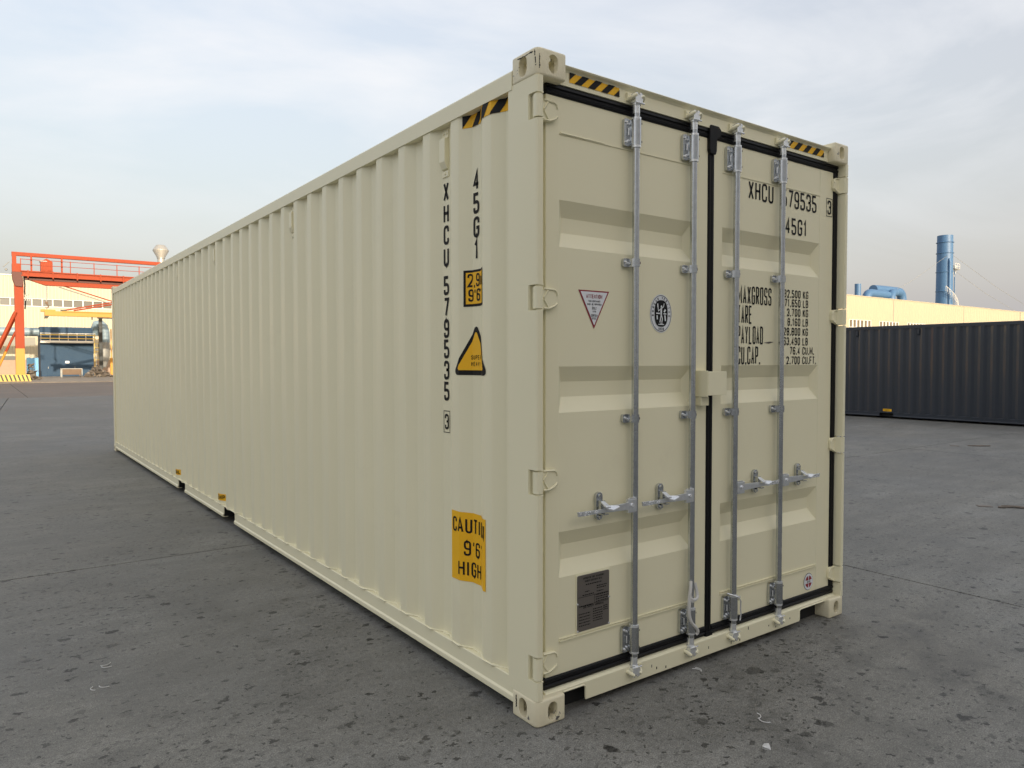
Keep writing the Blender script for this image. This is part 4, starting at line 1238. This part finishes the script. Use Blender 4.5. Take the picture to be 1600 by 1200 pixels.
# ------------------------------------------------------------------ orange gantry crane
cr_ = thing('gantry_crane', 'orange gantry crane with yellow leg base over the yard edge', 'crane', (0, 66, .06))
for lx_ in (.34, 20.5):
    MB().box(lx_, lx_ + .60, -.30, .30, 2.55, 7.75).build('leg', M_orange, cr_, bevel=.02)
    MB().box(lx_, lx_ + .60, -.30, .30, .52, 2.55).build('leg_base', M_oyellow, cr_, bevel=.02)
    MB().prism([(lx_ - .14, 8.45), (lx_ + .52, 8.45), (lx_ + .60, 7.75), (lx_ + .52, 7.30), (lx_ + .06, 7.35), (lx_ - .10, 7.9)], -.42, .42, 'y').build('leg_head', mat('shaded_orange', (.10, .025, .015), .6), cr_, bevel=.02)  # dark colour paints in the shade on the head's underside
    MB().box(lx_ - .12, lx_ + .46, -.34, .34, 8.45, 9.10).build('head_block', M_orange, cr_, bevel=.02)
    MB().box(lx_ - .10, lx_ + .18, -.2, .2, 9.10, 10.0).build('head_post', M_orange, cr_)
    ft = MB().prism([(lx_ - 1.6, 0), (lx_ + .98, 0), (lx_ + .86, .52), (lx_ - 1.5, .52)], -.45, .45, 'y').build('foot', M_hyellow, cr_)
    for k in range(9):
        x = lx_ - 1.55 + k * .27
        MB().add([(x + .13, -.456, .02), (x + .25, -.456, .02), (x + .10, -.456, .50), (x - .02, -.456, .50)], [(0, 1, 2, 3)]).build('stripe', M_hblack, ft)
    for k, (z0, r) in enumerate(((5.35, .13), (5.05, .11), (3.85, .09))):
        sgn = -1
        xe = lx_ + .05; dx = -(z0 - .55) * .42
        yk = -.36 + k * .35
        zm = 2.45 if k < 2 else 2.3
        fm = (z0 - zm) / (z0 - .55)
        MB().tube([(xe, yk, z0), (xe + dx * fm, yk, zm)], r, 12).build('brace', M_orange, cr_, smooth=40)
        MB().tube([(xe + dx * fm, yk, zm), (xe + dx, yk, .5)], r, 12).build('brace_base', M_oyellow, cr_, smooth=40)
MB().box(.22, 21, -.18, .18, 9.72, 10.0).build('upper_beam', M_orange, cr_)
gd = MB().prism([(-.35, 8.18), (.30, 8.18), (.30, 8.55), (-.35, 8.55)], .80, 20.6, 'x').box(.80, 20.6, -.46, -.34, 8.14, 8.24).box(.80, 20.6, -.46, -.34, 8.50, 8.58)
gd.build('girder', M_orange, cr_)
MB().box(1.0, 20.4, .0, .25, 7.9, 8.18).build('girder_web', MATS['shaded_orange'], cr_)  # reuses the leg head's painted shade colour
MB().prism([(.95, 8.05), (1.9, 7.72), (2.4, 7.55), (20.6, 7.55), (20.6, 7.86), (2.2, 7.90)], .05, .45, 'y').build('lower_chord', M_orange, cr_)
for k in range(12):
    MB().box(1.2 + k * 1.65, 1.28 + k * 1.65, -.48, -.34, 8.02, 8.62).build('web_stiffener', M_orange, cr_)
for k in range(13):
    x = .75 + k * 1.65
    MB().box(x, x + .06, -.42, -.36, 8.55, 9.50).build('rail_post', M_orange, cr_)
for k in (1.42, 3.45): MB().box(k, k + .12, -.25, -.13, 8.55, 9.74).build('hanger', M_orange, cr_)
for z in (9.45, 9.05): MB().tube([(.75, -.39, z), (20.6, -.39, z)], .022, 8).build('hand_rail', M_orange, cr_, smooth=40)
hs = MB().prism([(2.08, 8.60), (2.88, 8.60), (2.88, 9.38), (2.48, 9.62), (2.08, 9.38)], -.40, .30, 'y').build('hoist_house', M_orange, cr_, bevel=.02)
MB().box(2.02, 2.50, -.46, .34, 9.36, 9.42).build('house_roof', M_steel, hs)
MB().box(2.18, 2.78, -.425, -.403, 8.70, 8.95).box(2.18, 2.78, -.425, -.403, 9.02, 9.28).build('house_panel', M_orange, hs, split=True)
for a, b_, m_, r_ in (((3.66, 7.58), (7.6, 6.35), M_orange, .045), ((3.3, 7.48), (7.3, 6.20), M_steel, .04), ((3.5, 5.60), (7.6, 6.55), M_orange, .055), ((4.3, 5.64), (7.7, 6.40), M_orange, .055)):
    MB().tube([(a[0], .2, a[1]), (b_[0], .2, b_[1])], r_, 8).build('tie_rod', m_, cr_, smooth=40)
# light fitting on the leg
lt = MB().tube([(.95, -.3, 6.55), (1.25, -.4, 6.72), (1.32, -.4, 6.72)], .03, 6)
for k in range(4): lt.box(1.02 + k * .12, 1.07 + k * .12, -.45, -.40, 6.25, 6.72)
lt.build('cable_bracket', M_steel, cr_, split=True)
MB().tube([(.06, -.2, 9.2), (-.35, -.35, 8.75)], .03, 6).lathe([(.03, 8.5), (.09, 8.55), (.09, 8.62), (.03, 8.68)], -.15, -.3, 10).build('lamp_arm', M_steel, cr_, split=True)
cb = MB().tube([(.96, -.32, 8.2), (1.02, -.36, 7.5), (1.0, -.34, 6.9), (1.06, -.36, 6.3), (1.0, -.33, 5.6)], .05, 6)
cb.build('cable', M_rubber, cr_)

hk = thing('chain_hoist', 'dark lifting chain and hook hanging from the crane girder', 'hoist', (2.46, 66.2, 5.75))
ch = MB()
for k in range(19):
    z = .55 + k * .085 * 1.0
    if k % 2: ch.tube([(-.03, 0, z), (-.03, 0, z + .1), (.03, 0, z + .1), (.03, 0, z), (-.03, 0, z)], .026, 5)
    else: ch.tube([(0, -.03, z), (0, -.03, z + .1), (0, .03, z + .1), (0, .03, z), (0, -.03, z)], .026, 5)
ch.build('chain', M_steel, hk)
MB().tube([(0, 0, .58), (0, 0, .42), (.12, 0, .30), (.10, 0, .14), (0, 0, .08), (-.10, 0, .15)], [.04, .05, .05, .05, .045, .02], 8).box(-.10, .10, -.08, .08, .42, .60).build('hook', M_rust, hk, smooth=40)
sp = thing('spreader_beam', 'yellow spreader beam hanging under the crane hook', 'beam', (2.1, 66.2, 5.0))
MB().box(.2, 12, -.18, .18, .22, .60).box(1.4, 12, -.24, .24, .56, .64).build('beam', M_oyellow, sp, bevel=.02)
MB().prism([(-.05, .52), (.95, .52), (.95, .72), (-.05, .72)], -.14, .14, 'y').build('end_plate', M_oyellow, sp, bevel=.02)
MB().prism([(.22, .22), (.52, .22), (.40, .02), (.18, .0)], -.2, .2, 'y').build('claw', M_hblack, sp)
MB().box(3.45, 3.53, -.05, .05, 0, .22).box(1.3, 1.7, -.1, .1, .64, .74).build('lug', M_hblack, sp, split=True)

# ================================================================== RIGHT BACKGROUND
rb_ = thing('factory_building', 'long pale yellow factory hall behind the dark container', 'building', (60, 66, .06))
clad(0, 200, 8.84, 13.0, 0, pitch=.9, depth=.05).build('wall', M_wall2, rb_)
clad(0, 200, 0, 7.45, 0, pitch=.9, depth=.05).build('wall', M_wall2, rb_)
MB().box(0, 200, -.1, .3, 13.0, 13.12).build('coping', M_wall2, rb_)
MB().box(0, 200, .14, 40, 0, 12.9).build('hall_body', M_wall2, rb_)
x = 60.9
edges_ = [0]
wins = [(60.9, 68.4), (71.3, 78.5), (81.7, 89.0), (92.0, 99.2), (102.4, 109.6)]
for a, b_ in wins: edges_ += [a, b_]
edges_.append(200)
pr2 = MB()
for a, b_ in zip(edges_[0::2], edges_[1::2]): pr2.box(a, b_, 0, .13, 7.45, 8.84)
pr2.build('pier', M_wall2, rb_, split=True)
M_pane = mat('barred_glass', (.16, .13, .09), .4)
for a, b_ in wins:
    n = 6; w = (b_ - a) / n
    fr2 = MB().box(a, b_, -.06, .10, 8.76, 8.84).box(a, b_, -.06, .10, 7.45, 7.53)
    wf = fr2.build('window_frame', M_frame, rb_, split=True)
    for k in range(n):
        MB().box(a + k * w + .2, a + (k + 1) * w - .2, .06, .12, 7.53, 8.76).build('window_pane', M_pane, rb_)
    for k in range(n + 1):
        MB().box(max(a, a + k * w - .2), min(b_, a + k * w + .2), -.04, .12, 7.53, 8.76).build('mullion', M_frame, rb_)
for xj in (76.3, 106, 136): MB().box(xj, xj + .12, -.08, -.055, 8.84, 13.0).build('panel_joint', M_steel, rb_)

def pipe(name, parent, path, r, m=M_pipe):
    pts = []
    path = [Vector(p) for p in path]
    for i, p in enumerate(path):
        if 0 < i < len(path) - 1:
            a = path[i - 1] - p; b = path[i + 1] - p; q = min(1.7, a.length * .5, b.length * .5)
            p0 = p + a.normalized() * q; p1 = p + b.normalized() * q
            for k in range(6):
                u = k / 5; pts.append((1 - u) ** 2 * p0 + 2 * u * (1 - u) * p + u * u * p1)
        else: pts.append(p)
    return MB().tube(pts, r, 18).build(name, m, parent, smooth=40)
rd = thing('roof_ducts', 'cluster of fat blue bent ducts on the pale yellow hall roof', 'duct', (150, 76, 13))
pipe('bent_duct', rd, [(-4.6, 0, -1), (-4.6, 0, 2.6), (4.6, 0, 2.6), (5.4, 0, .2)], .85)
pipe('bent_duct', rd, [(0, 1.0, 3.6), (4, 1, 3.7), (12.2, 1, 3.7), (12.4, 1, -1)], .95)
pipe('bent_duct', rd, [(4.4, -.6, -1), (4.4, -.6, 3.0), (8.5, .6, 3.4)], .80)
pipe('duct_stub', rd, [(-7.0, .5, -1), (-7.0, .5, 4.3)], .60)
MB().lathe([(2.2, -.5), (2.2, .8), (1.2, 1.7), (.85, 1.9)], 4.2, 1, 20).build('fan_casing', M_pipe, rd, smooth=40)
MB().lathe([(1.5, -.5), (1.5, .7), (1.1, 1.2), (.2, 1.3)], 15.5, 1, 20).build('duct_cap', M_pipe, rd, smooth=40)

cm = thing('chimney', 'tall blue steel chimney on the pale yellow hall', 'chimney', (189.5, 80, 13))
MB().lathe([(1.95, -.5), (1.85, 4), (1.78, 12), (1.72, 19.2), (1.6, 19.2)], 0, 0, 32).build('stack', M_pipe, cm, smooth=40)
for z in (5.5, 10.2, 14.8, 17.4): MB().lathe([(1.86, z), (1.95, z + .05), (1.95, z + .17), (1.86, z + .22)], 0, 0, 32).build('flange', M_pipe, cm, smooth=20)
MB().tube([(-1.0, -1.6, .0), (-1.0, -1.6, 6), (-1.0, -1.62, 12.6), (-.9, -1.4, 13.4)], .35, 12).build('riser', M_pipe, cm, smooth=40)
lg = MB()
for k in range(16):
    t_ = k / 15; a = R(-150 + 100 * t_)
    p = Vector((2.1 * math.cos(a), 2.1 * math.sin(a), 5.6 - 5.2 * t_)); o_ = Vector((math.cos(a), math.sin(a), 0))
    lg.tube([p, p + o_ * .9], .06, 5); lg.tube([p + o_ * .9, p + o_ * .9 + Vector((0, 0, 1.1))], .04, 5)
lg.tube([((3.0) * math.cos(R(-150 + 100 * k / 15)), 3.0 * math.sin(R(-150 + 100 * k / 15)), 6.7 - 5.2 * k / 15) for k in range(16)], .06, 5)
lg.build('stair', M_frame, cm, split=True)
ps = thing('sampling_platform', 'small railed platform on a thin pole beside the blue chimney', 'platform', (192.6, 79, 13))
MB().tube([(0, 0, 0), (0, 0, 11.0)], .13, 8).build('pole', M_pipe, ps, smooth=40)
MB().box(-1.6, 1.0, -.8, .8, 11.0, 11.25).build('deck', M_steel, ps)
rl = MB()
for x in (-1.5, -.3, .95): rl.tube([(x, -.75, 11.2), (x, -.75, 12.5)], .05, 5)
for z in (11.8, 12.45): rl.tube([(-1.5, -.75, z), (.95, -.75, z)], .05, 5)
rl.tube([(0, 0, 9.2), (-1.3, 0, 11)], .07, 5).tube([(0, 0, 9.8), (.9, 0, 11)], .07, 5)
rl.build('railing', M_frame, ps, split=True)
MB().box(-.6, .1, -.3, .3, 11.25, 12.1).build('instrument_box', M_frame, ps)
for i, (dx, dy, dz, lab) in enumerate(((-44, -4, .2, 'thin guy wire running left from the blue chimney to the roof'), (40, -6, 1.2, 'upper guy wire slanting right from the blue chimney'), (22, -8, .2, 'lower guy wire falling right from the blue chimney platform'))):
    z1 = (14.6, 15.0, 11.6)[i]
    gw = MB().tube([(189.5, 79, 13 + z1), (189.5 + dx * .5, 79 + dy * .5, 13 + (z1 + dz) / 2 - .6), (189.5 + dx, 79 + dy, 13 + dz)], .035, 5)
    o = gw.build('guy_wire', M_steel, None); o['label'] = lab; o['category'] = 'wire'; o['group'] = 'chimney guy wires'
# ------------------------------------------------------------------ the hall behind the photographer, whose shade covers the yard
hl_ = thing('factory_hall', 'tall grey hall on the sun side that shades the whole yard', 'building', (0, -28, 0))
clad(-180, 260, 0, 19.7, 0, pitch=1.2, depth=.06).build('wall', M_hall, hl_)
MB().box(-180, 260, -30, -.02, 0, 19.6).build('hall_body', M_hall, hl_)
MB().box(-180, 260, -30.2, .25, 19.7, 19.95).build('roof', M_roofg, hl_)
for x in (-40, -8, 24, 56):
    d_ = MB().box(x, x + 7, .08, .14, 0, 6.5).build('roller_door', M_band, hl_)

# ------------------------------------------------------------------ litter on the yard
def litter(kind, lab, x, y, seed):
    random.seed(seed); b = MB()
    if kind == 'wire_scrap':
        for k in range(2):
            a = random.uniform(0, 6.28); p = Vector((random.uniform(-.02, .02), random.uniform(-.02, .02), .004)); pts = []
            for i in range(7):
                pts.append(p.copy()); p += Vector((math.cos(a), math.sin(a), 0)) * .010; a += .35
            b.tube(pts, .0022, 5)
    elif kind == 'paper_scrap':
        n = 9; vs_ = []
        for i in range(n):
            a = 2 * math.pi * i / n; r = random.uniform(.012, .032)
            vs_.append((r * math.cos(a), r * math.sin(a) * .8, random.uniform(.002, .012)))
        vs_.append((0, 0, .012))
        b.add(vs_, [(i, (i + 1) % n, n) for i in range(n)])
        vs2 = [(p[0], p[1], .0005) for p in vs_[:n]]
        b.add(vs2, [tuple(range(n))[::-1]])
    else:
        for k in range(3):
            x0, y0 = random.uniform(-.2, .2), random.uniform(-.05, .05)
            pts = [(x0 + .06 * i + random.uniform(-.02, .02), y0 + random.uniform(-.05, .05), .006 + random.uniform(0, .012)) for i in range(6)]
            b.tube(pts, .010, 5)
        b.box(-.24, -.10, -.05, .04, .001, .006)
    o = b.build(kind, M_litter if kind != 'steel_strap' else M_scrap, None); o.location = (x, y, 0)
    o.rotation_euler = (0, 0, random.uniform(0, 6.28) if kind != 'steel_strap' else R(-50))
    o['label'] = lab; o['category'] = 'litter'
LIT = [('wire_scrap', 'white curled tie near the dark ring stain, upper of two', -1.42, 1.85, 1), ('wire_scrap', 'white curled tie near the dark ring stain, lower of two', -1.46, 1.60, 2),
       ('paper_scrap', 'white torn paper scrap lowest in the yard before the doors', 0.67, -0.67, 3), ('wire_scrap', 'white tie scrap on the ground below the third locking bar', 1.05, -0.04, 4),
       ('wire_scrap', 'small white tie between the doors and the paper scrap', 0.84, -0.52, 5), ('steel_strap', 'bent dark strap lying in front of the dark container', 12.84, 3.52, 6),
       ('steel_strap', 'bent dark strap lying at the right edge of the yard', 7.01, 0.79, 7)]
for kd, lab, x, y, sd in LIT: litter(kd, lab, x, y, sd)
